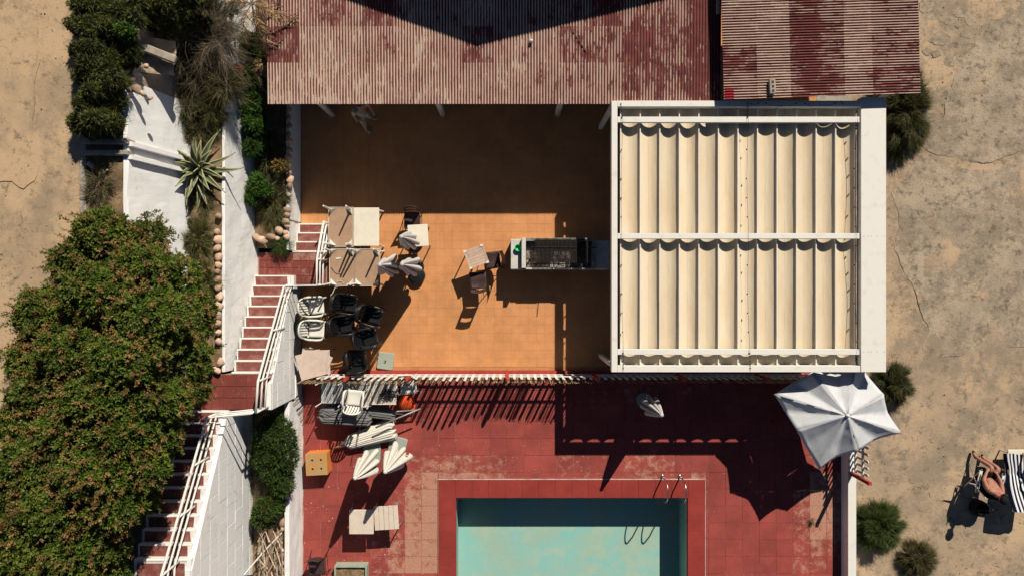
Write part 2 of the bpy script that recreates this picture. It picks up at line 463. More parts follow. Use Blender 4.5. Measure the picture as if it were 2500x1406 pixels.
# terrace side wall, white, along the west edge of the eating terrace
tw = thing('terrace_wall', 'low white wall along the west edge of the orange terrace', 'wall', (-6.26, 4, 0))
plaster_wall(tw, -6.33, -6.24, -6.33, -6.21, 1.92, 9.6, -.02, .93, seed=11, amp=.01)
plaster_wall(tw, -6.33, -6.26, -6.33, -6.24, 1.06, 1.92, -.02, .93, 'end_wall', seed=12, amp=.008)
pw = thing('planter_wall', 'long low white planter wall along the west edge of the red pool deck', 'wall', (-6.25, -7, 0))
plaster_wall(pw, -6.36, -6.22, -6.36, -6.15, -12.5, -3.18, -.02, 1.0, seed=14, amp=.012)
MB().box(-6.40, -6.17, -3.18, -2.47, -.02, .55).build('wall_foot', WHITE_WALL, pw)

# stones edging the planting beds
stone_src = []
for k in range(5):
    bm = bmesh.new(); bmesh.ops.create_icosphere(bm, subdivisions=2, radius=1.0)
    for v in bm.verts:
        d = 1 + .42 * mnoise.noise(v.co * 1.1 + Vector((k * 7., 0, 0))) + .10 * mnoise.noise(v.co * 2.7 + Vector((0, k * 5., 0)))
        v.co *= d
    me = bpy.data.meshes.new('stone'); bm.to_mesh(me); bm.free()
    me.polygons.foreach_set('use_smooth', [True] * len(me.polygons)); me.materials.append(STONE); stone_src.append(me)
def stones(root, lst, z):
    for (px, py, rx, ry) in lst:
        p = W(px, py, z); s = (HCAM - z) / FPX
        o = bpy.data.objects.new('stone', random.choice(stone_src)); COL.objects.link(o)
        o.parent = root; o.location = local(root, p.x, p.y, z - .04)
        v_ = random.uniform(.82, 1.16); o.location.x += random.uniform(-.03, .03); o.scale = (rx * s * v_ * random.uniform(.85, 1.15), ry * s * v_ * random.uniform(.9, 1.2), min(rx, ry) * s * random.uniform(.8, 1.1)); o.rotation_euler = (random.uniform(-.5, .5), random.uniform(-.5, .5), random.uniform(-1.2, 1.2))
se = thing('stone_edging', 'row of round orange and pale stones on top of the tall wall beside the stairs', 'stone edging', (-7.55, 0, ZC))
stones(se, [(534, 528, 8, 8), (530, 565, 10, 9), (533, 586, 9, 9), (531, 606, 9, 11), (531, 628, 10, 9), (532, 647, 9, 9), (531, 663, 10, 8), (531, 682, 10, 11), (531, 701, 10, 9), (533, 723, 9, 10), (532, 747, 9, 11), (531, 772, 9, 11), (529, 790, 10, 9), (533, 812, 9, 9), (534, 834, 8, 8), (534, 884, 9, 15), (523, 904, 13, 9)], ZC + .12)
se = thing('stone_edging', 'short row of pale stones between the green bed and the terrace wall', 'stone edging', (-6.4, 2.6, ZB))
stones(se, [(704, 424, 6, 7), (706, 440, 7, 9), (704, 455, 6, 7), (704, 478, 5, 6), (702, 513, 8, 8), (698, 527, 8, 6), (699, 541, 9, 8), (699, 553, 7, 5), (683, 563, 9, 10), (698, 568, 8, 7), (699, 579, 8, 7), (661, 578, 14, 8), (628, 581, 8, 12), (640, 584, 8, 8), (676, 583, 8, 6), (648, 590, 7, 6), (704, 268, 7, 8), (704, 286, 7, 8), (704, 306, 7, 8), (704, 328, 6, 8), (704, 346, 7, 9), (704, 365, 7, 9), (704, 384, 7, 8)], ZB + .16)
se = thing('stone_edging', 'row of pale stones behind the planter wall by the pile of dead palm stalks', 'stone edging', (-6.5, -7.2, .8))
stones(se, [(684, 1240, 8, 8), (687, 1252, 8, 10), (689, 1276, 8, 14), (688, 1292, 7, 7), (687, 1344, 7, 6), (684, 1361, 9, 9), (684, 1376, 8, 8), (686, 1394, 9, 9), (684, 1410, 8, 9), (683, 1426, 9, 8)], .95)
se = thing('rubble_stones', 'scattered rough stones in the dry road bank below the drain', 'stones', (-9.3, 2, ZR))
stones(se, [(222, 404, 13, 7), (243, 421, 8, 10), (212, 425, 6, 6), (262, 415, 4, 4), (300, 172, 9, 12), (316, 192, 12, 9), (312, 215, 14, 10), (330, 218, 12, 9), (345, 228, 9, 6), (366, 238, 7, 5), (300, 205, 7, 8), (352, 160, 8, 6)], ZR + .05)

# drain channel bridging the bank: two concrete lips with a dark gap
dc = thing('drain_channel', 'concrete drain channel of two lips crossing the bank to the white wall', 'drain', (-9.3, 3.1, ZR))
for (ya, yb) in ((338, 352), (367, 379)):
    a, b = W(200, yb, ZR + .1), W(299, ya, ZR + .1)
    bevel(MB().box(a.x, b.x + .12, a.y, b.y, ZR - .4, ZR + .12).build('channel_lip', CONCRETE, dc), .015)
MB().box(W(200, 0, ZR).x, W(299, 0, ZR).x, W(0, 367, ZR).y, W(0, 352, ZR).y, ZR - .5, ZR - .35).build('channel_floor', CONCRETE, dc)
# fallen concrete beam at the top of the bank
a, b = W(328, 108, 4.3), W(430, 148, 4.0)
cb = thing('concrete_beam', 'weathered concrete beam lying across the bare bank under the dark shrubs', 'beam', (a + b) / 2)
d = (b - a); m = Matrix.Translation((a + b) / 2) @ d.to_track_quat('X', 'Z').to_matrix().to_4x4()
bevel(MB().box(-d.length / 2, d.length / 2, -.09, .09, -.10, .10, mat=m).build('beam', CONCRETE, cb), .02)
struct(terrain('rubble_slope', W(330, 0, 4).x, W(436, 0, 3.6).x, W(0, 186, 3.8).y, W(0, 100, 3.8).y, lambda x, y: 4.1 - (x + 8.7) * .5, .10, basic('bare_bank', (.44, .31, .19), (.52, .42, .31), 4, .4, .65, .25, 40, .95, bump=.8, bscale=20), .08, 2.0, 8))

# ------------------------------------------------------------------ stairs
RISE = .17
def flight(label, x0, x1, ytop, ybot, z0, n, skip=None, loc=None):
    """n risers climbing from ytop (low) to ybot (high, further south); returns root"""
    root = thing('stair_flight', label, 'stairs', ((x0 + x1) / 2, ytop, z0))
    dy = (ytop - ybot) / max(1, n - 1)
    for k in range(n):
        y = ytop - k * dy; z = z0 + (k + 1) * RISE
        yb = y - dy if k < n - 1 else y - .06
        o = bevel(MB().box(x0, x1, yb, y, z - RISE - .02, z, ).build('step', NOSING, root), .012)
        if k < n - 1:
            j = [random.uniform(-.015, .015) for _ in range(4)]
            a, b = x0 + .06, x1 - .10
            tr = MB().prism([(a + j[0], yb + .004), (b + j[1], yb + .004), (b + j[2], y - .035), (a + j[3], y - .035)], z - .02, z + .004)
            l = root.location
            to = tr.build('tread', TREAD, None)
            to.parent = o
            for v in to.data.vertices: v.co -= l
    return root
F1 = flight('short flight of four red steps with white edges rising from the orange terrace', -6.24, -5.26, 1.873, 1.058, 0, 4)
F2 = flight('middle flight of ten red steps with white edges beside the tall plain wall', -7.27, -6.22, .357, -2.17, .68, 10)
F3 = flight('long upper flight of red steps with white edges in dappled shade under the tree', -8.66, -7.42, -3.15, -6.2, 2.38, 12)
def tiled(root, x0, x1, y0, y1, z, nx, ny, mat, gap=.006, name='tile', wear=None, z0=None):
    src = None
    w = (x1 - x0) / nx; h = (y1 - y0) / ny
    m = MB().box(-w / 2 + gap, w / 2 - gap, -h / 2 + gap, h / 2 - gap, -.03, 0)
    for j in range(ny):
        for i in range(nx):
            x = x0 + (i + .5) * w; y = y0 + (j + .5) * h
            if src is None:
                src = m.build(name, mat, None); o = src
            else:
                o = bpy.data.objects.new(name, src.data); COL.objects.link(o)
            o.parent = root; o.location = local(root, x, y, z)
            o.color = (wear(x, y) if wear else .38, 0, 0, 1)
STAIR_TILE = tile_mat('red_landing_paint', (.25, .055, .042), (.21, .05, .04), (.45, .27, .2), (.32, .12, .10))
lb = basic('landing_joint', (.40, .22, .17), None)
L1 = thing('landing', 'small tiled red landing with a bare patch above the four red steps', 'landing', (-6.2, .7, 0))
MB().box(-7.30, -5.26, .357, 1.058 - .06, -.02, .66).build('landing_base', lb, L1)
MB().box(-6.22, -5.26, .10, .357, -.02, .66).build('landing_base', lb, L1)
tiled(L1, -7.18, -6.22, .362, .99, .68, 4, 3, STAIR_TILE, wear=lambda x, y: .40)
tiled(L1, -6.22, -5.28, .13, .99, .68, 4, 4, STAIR_TILE, wear=lambda x, y: .56 if y > .7 else .40)
MB().box(-6.22, -6.13, -.02, .357, .0, .86).build('white_cap', NOSING, L1)
L2 = thing('landing', 'dark red tiled landing between the two flights beside the tree', 'landing', (-7.4, -2.6, 0))
MB().box(-8.66, -6.24, -3.15, -2.232, .3, 2.36).build('landing_base', lb, L2)
tiled(L2, -8.66, -6.27, -3.14, -2.235, 2.38, 8, 3, STAIR_TILE, wear=lambda x, y: .36)
L3 = thing('landing', 'top red landing at the foot of the picture where the rail ends', 'landing', (-8, -7, 0))
MB().box(-8.66, -7.42, -9.0, -6.262, .5, 4.40).build('landing_base', NOSING, L3)
MB().box(-8.58, -7.50, -9.0, -6.30, 4.40, 4.424).build('tread', TREAD, L3)

# ------------------------------------------------------------------ block-faced stair walls
def clip(poly, a, b, c):     # keep a*y+b*z <= c
    out = []
    for i in range(len(poly)):
        p, q = poly[i], poly[(i + 1) % len(poly)]
        dp, dq = a * p[0] + b * p[1] - c, a * q[0] + b * q[1] - c
        if dp <= 0: out.append(p)
        if dp * dq < 0:
            f = dp / (dp - dq); out.append((p[0] + (q[0] - p[0]) * f, p[1] + (q[1] - p[1]) * f))
    return out
def block_wall(label, x, y0, y1, z0, top, loc, halfplanes, depth=.16, bl=.52, bh=.50):
    root = thing('block_wall', label, 'wall', loc)
    big = [(y0, z0), (y1, z0), (y1, 6.), (y0, 6.)]
    for h in halfplanes: big = clip(big, *h)
    m = MB(); n = len(big)
    vs = [(x - depth, p[0], p[1]) for p in big] + [(x - .016, p[0], p[1]) for p in big]
    m.add(vs, [tuple(range(n)), tuple(range(n, 2 * n))[::-1]] + [(i, n + i, n + (i + 1) % n, (i + 1) % n) for i in range(n)])
    m.build('wall_core', WHITE_WALL, root)
    r = 0; z = z0
    while z < 6:
        y = y0 - (bl / 2 if r % 2 else 0) - .13
        while y < y1:
            g_ = .0045
            poly = [(max(y + g_, y0), z + g_), (min(y + bl - g_, y1), z + g_), (min(y + bl - g_, y1), z + bh - g_), (max(y + g_, y0), z + bh - g_)]
            if poly[1][0] - poly[0][0] > .05:
                for h in halfplanes: poly = clip(poly, *h)
                if len(poly) >= 3:
                    ar = abs(sum(poly[i][0] * poly[(i + 1) % len(poly)][1] - poly[(i + 1) % len(poly)][0] * poly[i][1] for i in range(len(poly)))) / 2
                    if ar > .004:
                        pr = random.uniform(-.004, .006); n = len(poly)
                        vs = [(x - .03, p[0], p[1]) for p in poly] + [(x + pr, p[0], p[1]) for p in poly]
                        bevel(MB().add(vs, [tuple(range(n)), tuple(range(n, 2 * n))[::-1]] + [(i, n + i, n + (i + 1) % n, (i + 1) % n) for i in range(n)]).build('block', WHITE_WALL, root), .005)
            y += bl
        z += bh; r += 1
    return root
sl = RISE / .281
# z <= .80 + sl*(.357-y)   ->  sl*y + z <= .80+sl*.357
block_wall('white block wall under the middle flight of steps beside the stacked chairs', -6.20, -3.14, .10, 0, None, (-6.2, -1.5, 0), [(sl, 1, .70 + sl * .357), (0, 1, 2.40)])
sl3 = RISE / .277
block_wall('large white block wall under the upper flight of steps', -7.32, -12.0, -3.16, .5, None, (-7.35, -6, 0), [(sl3, 1, 2.42 - sl3 * 3.15), (0, 1, 4.44)])
MB().box(-7.44, -7.335, -9.0, -6.2, 4.0, 4.43).build('wall_coping', WHITE_WALL, bpy.data.objects['landing.002'])

# ------------------------------------------------------------------ hand rails
def rail_set(label, tops, posts, loc, offs=(0, -.30, -.60), r=.032):
    root = thing('handrail', label, 'railing', loc)
    for k, o in enumerate(offs):
        pts = [(p[0], p[1], p[2] + o) for p in tops]
        MB().tube(pts, r if k == 0 else r * .8, 8).build('rail', WHITE_PAINT, root, smooth=True)
    for (x, y, zt, zb) in posts:
        MB().tube([(x, y, zb), (x, y, zt)], r * .85, 8).build('post', WHITE_PAINT, root, smooth=True)
    return root
rail_set('white three-bar handrail bending around the small landing and down beside the middle flight',
         [(-5.24, 1.85, 1.06), (-5.28, .78, 1.58), (-5.28, .07, 1.58), (-6.16, .05, 1.60), (-6.27, -2.30, 3.20), (-6.30, -3.06, 3.26)],
         [(-5.24, 1.83, 1.06, .1), (-5.28, .78, 1.58, .6), (-5.28, .08, 1.58, .6), (-6.16, .05, 1.6, .6), (-6.21, -1.1, 2.36, 1.45), (-6.27, -2.3, 3.2, 2.3), (-6.3, -3.06, 3.26, 2.3)], (-6, 0, .7))
rail_set('white three-bar handrail running along the upper flight of steps to the bottom edge',
         [(-6.42, -3.08, 3.26), (-7.50, -3.18, 3.28), (-7.62, -6.25, 5.22), (-7.62, -7.0, 5.3)],
         [(-6.42, -3.08, 3.26, 2.3), (-7.5, -3.18, 3.28, 2.4), (-7.54, -4.2, 3.93, 3.0), (-7.58, -5.2, 4.56, 3.6), (-7.62, -6.25, 5.22, 4.4)], (-7.4, -3.2, 2.4))
# ------------------------------------------------------------------ orange terrace and red pool deck
YF = -2.43          # line between terrace and deck
struct(MB().box(8.95, 9.9, 4.0, 10.0, -.4, .0).build('pavement', CONCRETE))
tb = MB().box(-6.2, 8.948, YF, 10.0, -.4, -.006).build('terrace_floor', TERR_BASE); struct(tb)
PX0, PX1, PY1 = (1070 - 1250) / 83.1, (1722 - 1250) / 83.1, (703 - 1168) / 83.1      # pool rim
QX0, QX1, QY1 = (1112 - 1250) / 83.1, (1680 - 1250) / 83.1, (703 - 1212) / 83.1      # pool opening
QY0, PY0 = -11.0, -11.5
dk = MB()
for (a, b, c, d) in ((-6.15, 9.68, PY1, YF - .003), (-6.15, PX0, -14, PY1), (PX1, 9.68, -14, PY1), (PX0, PX1, -14, PY0)):
    dk.box(a, b, c, d, -.4, -.009)
deck = struct(dk.build('pool_deck', GROUT))

def tiles(root, x0, x1, y0, y1, ox, oy, pitch, mat, gap, holes, wearf, limit, prio, z=0.0):
    cells = []
    i0 = math.floor((x0 - ox) / pitch); j0 = math.floor((y0 - oy) / pitch)
    for j in range(j0, math.ceil((y1 - oy) / pitch)):
        for i in range(i0, math.ceil((x1 - ox) / pitch)):
            a, b = max(x0, ox + i * pitch), min(x1, ox + (i + 1) * pitch)
            c, d = max(y0, oy + j * pitch), min(y1, oy + (j + 1) * pitch)
            rects = [(a, b, c, d)]
            for (h0, h1, k0, k1) in holes:
                nr = []
                for (a_, b_, c_, d_) in rects:
                    if b_ <= h0 or a_ >= h1 or d_ <= k0 or c_ >= k1: nr.append((a_, b_, c_, d_)); continue
                    if a_ < h0: nr.append((a_, h0, c_, d_))
                    elif b_ > h1: nr.append((h1, b_, c_, d_))
                    elif d_ > k1: nr.append((a_, b_, k1, d_))
                    elif c_ < k0: nr.append((a_, b_, c_, k0))
                rects = nr
            for r in rects:
                if r[1] - r[0] > .06 and r[3] - r[2] > .06: cells.append(r)
    cells.sort(key=prio)
    src = {}
    rest = MB()
    for n, (a, b, c, d) in enumerate(cells):
        w, h = b - a - 2 * gap, d - c - 2 * gap
        cx, cy = (a + b) / 2, (c + d) / 2
        tz = random.uniform(-.002, .002)
        if n < limit:
            key = (round(w, 3), round(h, 3))
            if key not in src:
                src[key] = MB().box(-w / 2, w / 2, -h / 2, h / 2, -.03, 0).build('tile', mat)
                o = src[key]
            else:
                o = bpy.data.objects.new('tile', src[key].data); COL.objects.link(o)
            o.parent = root; o.location = local(root, cx, cy, z + tz)
            o.rotation_euler = (random.uniform(-.002, .002), random.uniform(-.002, .002), 0)
            o.color = (wearf(cx, cy), 0, 0, 1)
        else:
            rest.box(a + gap, b - gap, c + gap, d - gap, z - .03, z + tz)
    if rest.v:
        o = rest.build('tile', mat, root); o['kind'] = 'stuff'; o.color = (.36, 0, 0, 1)
    return len(cells)

def wear_deck(x, y):
    px, py = 1250 + x * 83.1, 703 - y * 83.1
    w = .30 + .06 * math.sin(px * .013) + .05 * math.sin(py * .021 + 1) + random.uniform(-.04, .05)
    def blob(cx, cy, rx, ry, a):
        d = ((px - cx) / rx) ** 2 + ((py - cy) / ry) ** 2
        return a * math.exp(-d)
    w += blob(1045, 1270, 55, 160, .27) + blob(1010, 1390, 130, 80, .18) + blob(1180, 1150, 130, 26, .20) + blob(1400, 1140, 60, 30, .20) + blob(1590, 1135, 60, 40, .17)
    w += blob(2010, 1240, 50, 100, .26) + blob(1980, 1370, 70, 80, .15) + blob(930, 1340, 120, 60, .10) + blob(1710, 1075, 60, 30, .1)
    w -= blob(820, 1150, 100, 160, .05)
    return max(.2, min(.75, w))
nd = tiles(deck, -6.14, 9.66, -9.0, -2.62, -2.159, -4.410, .4958, DECK_TILE, .006, [(PX0 - .01, PX1 + .01, PY0, PY1 + .01)], wear_deck, 296, lambda c: 0 if c[2] > -8.7 else 1)
def wear_terr(x, y):
    px, py = 1250 + x * 83.1, 703 - y * 83.1
    w = .30 + random.uniform(-.025, .025)
    if 690 < py < 768 and 940 < px < 1360: w += .13
    if py < 520: w += .05
    return w
tiles(tb, -6.19, 8.94, YF + .12, 9.98, -6.19, YF + .12, .2467, TERR_TILE, .0016, [], wear_terr, 298,
      lambda c: ((c[0] + 1.2) ** 2 / 2.2 + (c[2] - .2) ** 2) if -3.6 < c[0] < 2.0 else 99 + abs(c[0]), 0.0)
# red painted kerb under the fence
rk = thing('kerb', 'narrow red painted kerb under the white picket fence', 'kerb', (2, -2.48, 0))
MB().box(-6.12, 9.66, YF - .14, YF + .02, -.1, .09).build('kerb_body', basic('red_kerb', (.42, .06, .05), (.33, .05, .04), 3, c3=(.6, .38, .26), s3=2.3, lo3=.66, hi3=.76), rk)

# ------------------------------------------------------------------ dry pool
pool = thing('swimming_pool', 'empty turquoise swimming pool with a broad red rim and stained floor', 'pool', (1.75, -8.3, 0))
DEP = 1.07
t = NT('pool_floor_paint'); co = t.co()
c = t.mix(t.rng(t.noise(co, .9, 5, .6), .38, .62), (.25, .52, .47), (.33, .48, .39))
c = t.mix(t.rng(t.noise(co, 1.7, 9, .76), .42, .66, 0, .7), c, (.43, .51, .37))
c = t.mix(t.rng(t.noise(co, 3.1, 6, .65), .58, .68, 0, .7), c, (.20, .53, .53))
c = t.mix(t.rng(t.noise(t.stretch(co, 1, 1.2, 1), 5.5, 8, .75), .66, .74, 0, .6), c, (.52, .30, .19))
c = t.mix(t.rng(t.noise(co, 24, 4, .8), .64, .76, 0, .5), c, (.20, .24, .17))
c = t.mix(1.0, c, t.rng(t.noise(co, 70, 3, .8), .3, .7, .86, 1.14), 'MULTIPLY')
POOLF = t.done(c, .8, .2)
POOLW = basic('pool_wall_paint', (.24, .45, .40), (.30, .45, .38), 2, grain=.1, c3=(.14, .22, .19), s3=1.4)
MB().box(QX0 - .1, QX1 + .1, QY0, QY1 + .1, -DEP - .15, -DEP).build('pool_floor', POOLF, pool)
pwm = MB()
pwm.box(QX0 - .1, QX0, QY0, QY1, -DEP, -.05); pwm.box(QX1, QX1 + .1, QY0, QY1, -DEP, -.05)
pwm.box(QX0 - .1, QX1 + .1, QY1, QY1 + .1, -DEP, -.05); pwm.box(QX0 - .1, QX1 + .1, QY0 - .1, QY0, -DEP, -.05)
pwm.build('pool_wall', POOLW, pool)
bevel(MB().box(QX1 - .022, QX1 - .002, QY0, QY1, -.16, -.12).build('wall_ledge', WHITE_WALL, pool), .003)
TRIM = basic('chalky_trim', (.55, .50, .47), (.42, .30, .26), 4, .45, .7)
rimw = .016
ntop = 16
for i in range(ntop):       # rim stones along the north side
    x0 = PX0 + rimw + (PX1 - PX0 - 2 * rimw) * i / ntop; x1 = PX0 + rimw + (PX1 - PX0 - 2 * rimw) * (i + 1) / ntop
    o = bevel(MB().box(x0 + .0015, x1 - .0015, QY1 - .02, PY1 - rimw, -.1, .045).build('rim_stone', RIM_TILE, pool), .004); o.color = (.26, 0, 0, 1)
for (xa, xb) in ((PX0 + rimw, QX0 + .02), (QX1 - .02, PX1 - rimw)):
    y = QY1 - .02
    while y > PY0:
        o = bevel(MB().box(xa, xb, y - .496 + .0015, y - .0015, -.1, .045).build('rim_stone', RIM_TILE, pool), .004); o.color = (.26, 0, 0, 1)
        y -= .496
MB().box(PX0, PX1, PY1 - rimw + .001, PY1, -.05, .040).build('white_trim', TRIM, pool)
MB().box(PX1 - rimw + .001, PX1, PY0, PY1 - rimw, -.05, .040).build('white_trim', TRIM, pool)
MB().box(PX0, PX0 + rimw - .001, PY0, PY1 - rimw, -.05, .040).build('shade_dark_trim', RIM_TILE, pool)  # west edge coloured dark red to stand for its shade
# ladder rails
lad = thing('pool_ladder', 'pair of curved steel handrails over the pool corner', 'ladder', (4.7, -5.6, 0))
for px in (1617, 1660):
    b = W(px, 1162, .02)
    y0 = b.y; x0 = b.x
    pts = [(x0, y0, -.02), (x0, y0, .45)]
    for k in range(9):
        a = math.pi * k / 8 * .92
        pts.append((x0 + .02 * k / 8, y0 - .30 + .30 * math.cos(a), .45 + .24 * math.sin(a)))
    pts += [(x0 + .02, QY1 - .10, .25), (x0 + .02, QY1 - .13, -.3), (x0 + .02, QY1 - .10, -.75)]
    MB().tube(pts, .021, 8).build('rail', STEEL, lad, smooth=True)
    MB().lathe([(.06, 0), (.06, .02), (.03, .035)], 14, (x0, y0, .0)).build('flange', STEEL, lad, smooth=True)
for zz in (-.35, -.65):
    a, b = W(1617, 0).x + .02, W(1660, 0).x + .02
    MB().box(a, b, QY1 - .15, QY1 - .08, zz - .015, zz + .015).build('rung', STEEL, lad)

# ------------------------------------------------------------------ right-hand deck wall
rw = thing('deck_wall', 'low white wall along the east edge of the red pool deck', 'wall', (9.77, -8, 0))
MB().box(9.67, 9.87, -14, -2.3, -.1, .43).build('wall_body', WHITE_WALL, rw)
MB().box(9.655, 9.885, -14, -5.25, .43, .45).build('coping', WHITE_PAINT, rw)

# ------------------------------------------------------------------ corrugated roofs
def roof_mat(name, axis, seed):
    t = NT(name); co = t.co()
    ob = t.co('obj')
    oi = t.add('ShaderNodeObjectInfo'); sep = t.add('ShaderNodeSeparateColor'); t.link(oi.outputs['Color'], sep.inputs[0])
    st = (26, 1.5, 1) if axis == 'Y' else (1.5, 26, 1)
    n1 = t.noise(t.stretch(co, *st), 1.0, 6, .65)
    n2 = t.noise(t.stretch(co, *((5, 2.2, 1) if axis == 'Y' else (2.2, 5, 1))), 1.0, 7, .7)
    n3 = t.noise(co, .75, 3, .5)
    sx = t.add('ShaderNodeSeparateXYZ'); t.link(ob, sx.inputs[0])
    crest = t.rng(sx.outputs['Z'], -.010, .011, -.15, .13)
    a = t.math('ADD', t.math('MULTIPLY', n1, .48), t.math('MULTIPLY', n2, .95))
    a = t.math('ADD', a, t.math('MULTIPLY', n3, .35)); a = t.math('SUBTRACT', a, .335); a = t.math('ADD', a, crest)
    a = t.math('ADD', a, t.math('SUBTRACT', sep.outputs[0], .5))
    w = t.rng(a, .51, .60)
    red = t.mix(t.rng(t.noise(co, 3, 4), .35, .65), (.135, .040, .036), (.19, .057, .049))
    red = t.mix(t.math('MULTIPLY', sep.outputs[1], .9), red, (.34, .020, .032))
    bare = t.mix(t.rng(n2, .35, .65), (.62, .455, .355), (.49, .365, .29))
    bare = t.mix(t.rng(t.noise(co, 9, 5, .7), .55, .7, 0, .6), bare, (.47, .30, .16))
    col = t.mix(w, red, bare)
    col = t.mix(t.rng(t.noise(co, 22, 5, .75), .62, .74, 0, .6), col, (.13, .06, .055))
    col = t.mix(1.0, col, t.rng(t.noise(co, 80, 3, .8), .3, .7, .86, 1.14), 'MULTIPLY')
    t.bump(t.noise(co, 30, 5, .7), .15, .006)
    return t.done(col, .8, .2)
ROOF_A = roof_mat('maroon_roof_paint_a', 'Y', 0)
ROOF_B = roof_mat('maroon_roof_paint_b', 'X', 5)

def corr_sheet(name, mat, width, length, pitch, amp, axis='Y', segs=8):
    """corrugated sheet: waves across `width`, straight along `length`; local origin at its middle"""
    n = int(round(width / pitch)) * segs
    m = MB(); P = []
    for s in (-.5, .5):
        row = []
        for i in range(n + 1):
            u = -width / 2 + width * i / n
            z = amp * math.cos(2 * math.pi * (u + width / 2) / pitch)
            row.append((u, s * length, z) if axis == 'Y' else (s * length, u, z))
        P.append(row)
    m.grid(P if axis == 'Y' else P[::-1])
    o = m.build(name, mat)
    md = o.modifiers.new('solid', 'SOLIDIFY'); md.thickness = .008; md.offset = -1
    return o
RX0, RY0, RZ0 = -6.33, 4.815, 2.33
SW, SLN = .838, 1.0
main_roof = thing('shed_roof', 'long rusty maroon and beige corrugated roof over the terrace', 'roof', (-.45, 7.3, 2.4))
src = corr_sheet('roof_sheet', ROOF_A, SW, SLN + .10, .0762, .0135)
rowsY = [(4.815, .96), (5.775, .88), (6.655, .95), (7.605, 1.05), (8.655, 1.05)]
wear_px = {}
for i in range(14):
    for j, (yy, ln) in enumerate(rowsY):
        f = i / 13
        base = .525 - .18 * max(0, (f - .45) / .55)
        if j == 0: base += .02
        base += {(0, 1): -.26, (0, 2): -.05, (2, 2): -.13, (1, 2): -.08, (3, 2): -.20, (6, 1): -.20, (5, 2): -.04, (10, 1): -.02, (10, 0): .1, (11, 0): -.08, (10, 2): -.15, (11, 1): -.05, (9, 1): -.10, (12, 1): -.02, (13, 1): -.10, (13, 0): -.12, (12, 0): -.05, (7, 1): .07, (8, 1): .06, (2, 1): .08, (3, 1): .05, (13, 2): -.06}.get((i, j), 0) * .65
        base += random.uniform(-.05, .05)
        o = src if (i == 0 and j == 0) else bpy.data.objects.new('roof_sheet', src.data)
        if o is not src:
            COL.objects.link(o); md = o.modifiers.new('solid', 'SOLIDIFY'); md.thickness = .008; md.offset = -1
        o.parent = main_roof
        yc = yy + ln / 2 + .05
        zc_ = RZ0 + .03 * (yc - 4.815) + .004 * ((i % 2)) + .010 * (4 - j) / 4
        wob = random.uniform(-.004, .004) if j else 0.0
        o.scale = (1, (ln + .10) / (SLN + .10), 1)
        o.location = local(main_roof, RX0 + SW * (i + .5), yc - (.05 if j == 0 else 0), zc_)
        o.rotation_euler = (.03 + random.uniform(-.002, .002), random.uniform(-.003, .003), wob)
        o.color = (base, 0, 0, 1)
# timber purlins and round posts carrying it
for yy in (5.0, 6.4, 7.8, 9.3):
    MB().box(RX0 + .05, RX0 + 14 * SW - .05, yy - .04, yy + .04, RZ0 - .15 + .03 * (yy - 4.8), RZ0 - .03 + .03 * (yy - 4.8)).build('purlin', WOOD_BROWN, main_roof)
for (px, py) in ((812, 281), (1081, 280), (1361, 279)):
    b = W(px, py)
    MB().tube([(b.x, b.y, 0), (b.x, b.y, RZ0 - .02)], .085, 14).build('post', WHITE_PAINT, main_roof, smooth=True)

ang = R(1.85)
O2 = W(1770, 243, 2.76)
side_roof = thing('shed_roof', 'smaller corrugated roof with crosswise ribs in maroon and beige bands', 'roof', O2, ang)
cols2 = [(0, .85), (.85, .80), (1.65, 1.42), (3.07, .66), (3.73, 1.20)]
PW = .068
wv2 = [[.50, .34, .50, .56, .50], [.62, .60, .60, .62, .60], [.36, .30, .34, .38, .40], [.52, .60, .56, .62, .55], [.36, .44, .50, .44, .48]]
rows2 = 8
for i, (x0, wd) in enumerate(cols2):
    for j in range(rows2):
        hgt = PW * 10
        s = corr_sheet('roof_sheet', ROOF_B, hgt, wd + .05, PW, .0155, 'X', 8)
        s.parent = side_roof
        s.location = (x0 + wd / 2, hgt * (j + .5), .02 * j * hgt + .004 * (i % 2))
        s.rotation_euler = (.02, random.uniform(-.003, .003), random.uniform(-.003, .003))
        s.color = (.455 + .75 * (wv2[i][j % 5] - .47) + random.uniform(-.02, .02), 0, 0, 1)
# freshly painted red corner sheet
s = corr_sheet('roof_sheet', ROOF_B, PW * 4, .22, PW, .0155, 'X', 8)
s.parent = side_roof; s.location = (.11, PW * 2, .014); s.color = (.15, 1, 0, 1)
for yy in (.25, 1.6, 3.0, 4.6):
    MB().box(.05, 4.85, yy - .04, yy + .04, -.15, -.03).build('purlin', WOOD_BROWN, side_roof, world=False)
for (x, y) in ((.1, .3), (4.75, .3), (4.75, 4.6)):
    MB().tube([(x, y, -2.75), (x, y, -.15)], .05, 8).build('post', GREY_METAL, side_roof, world=False)
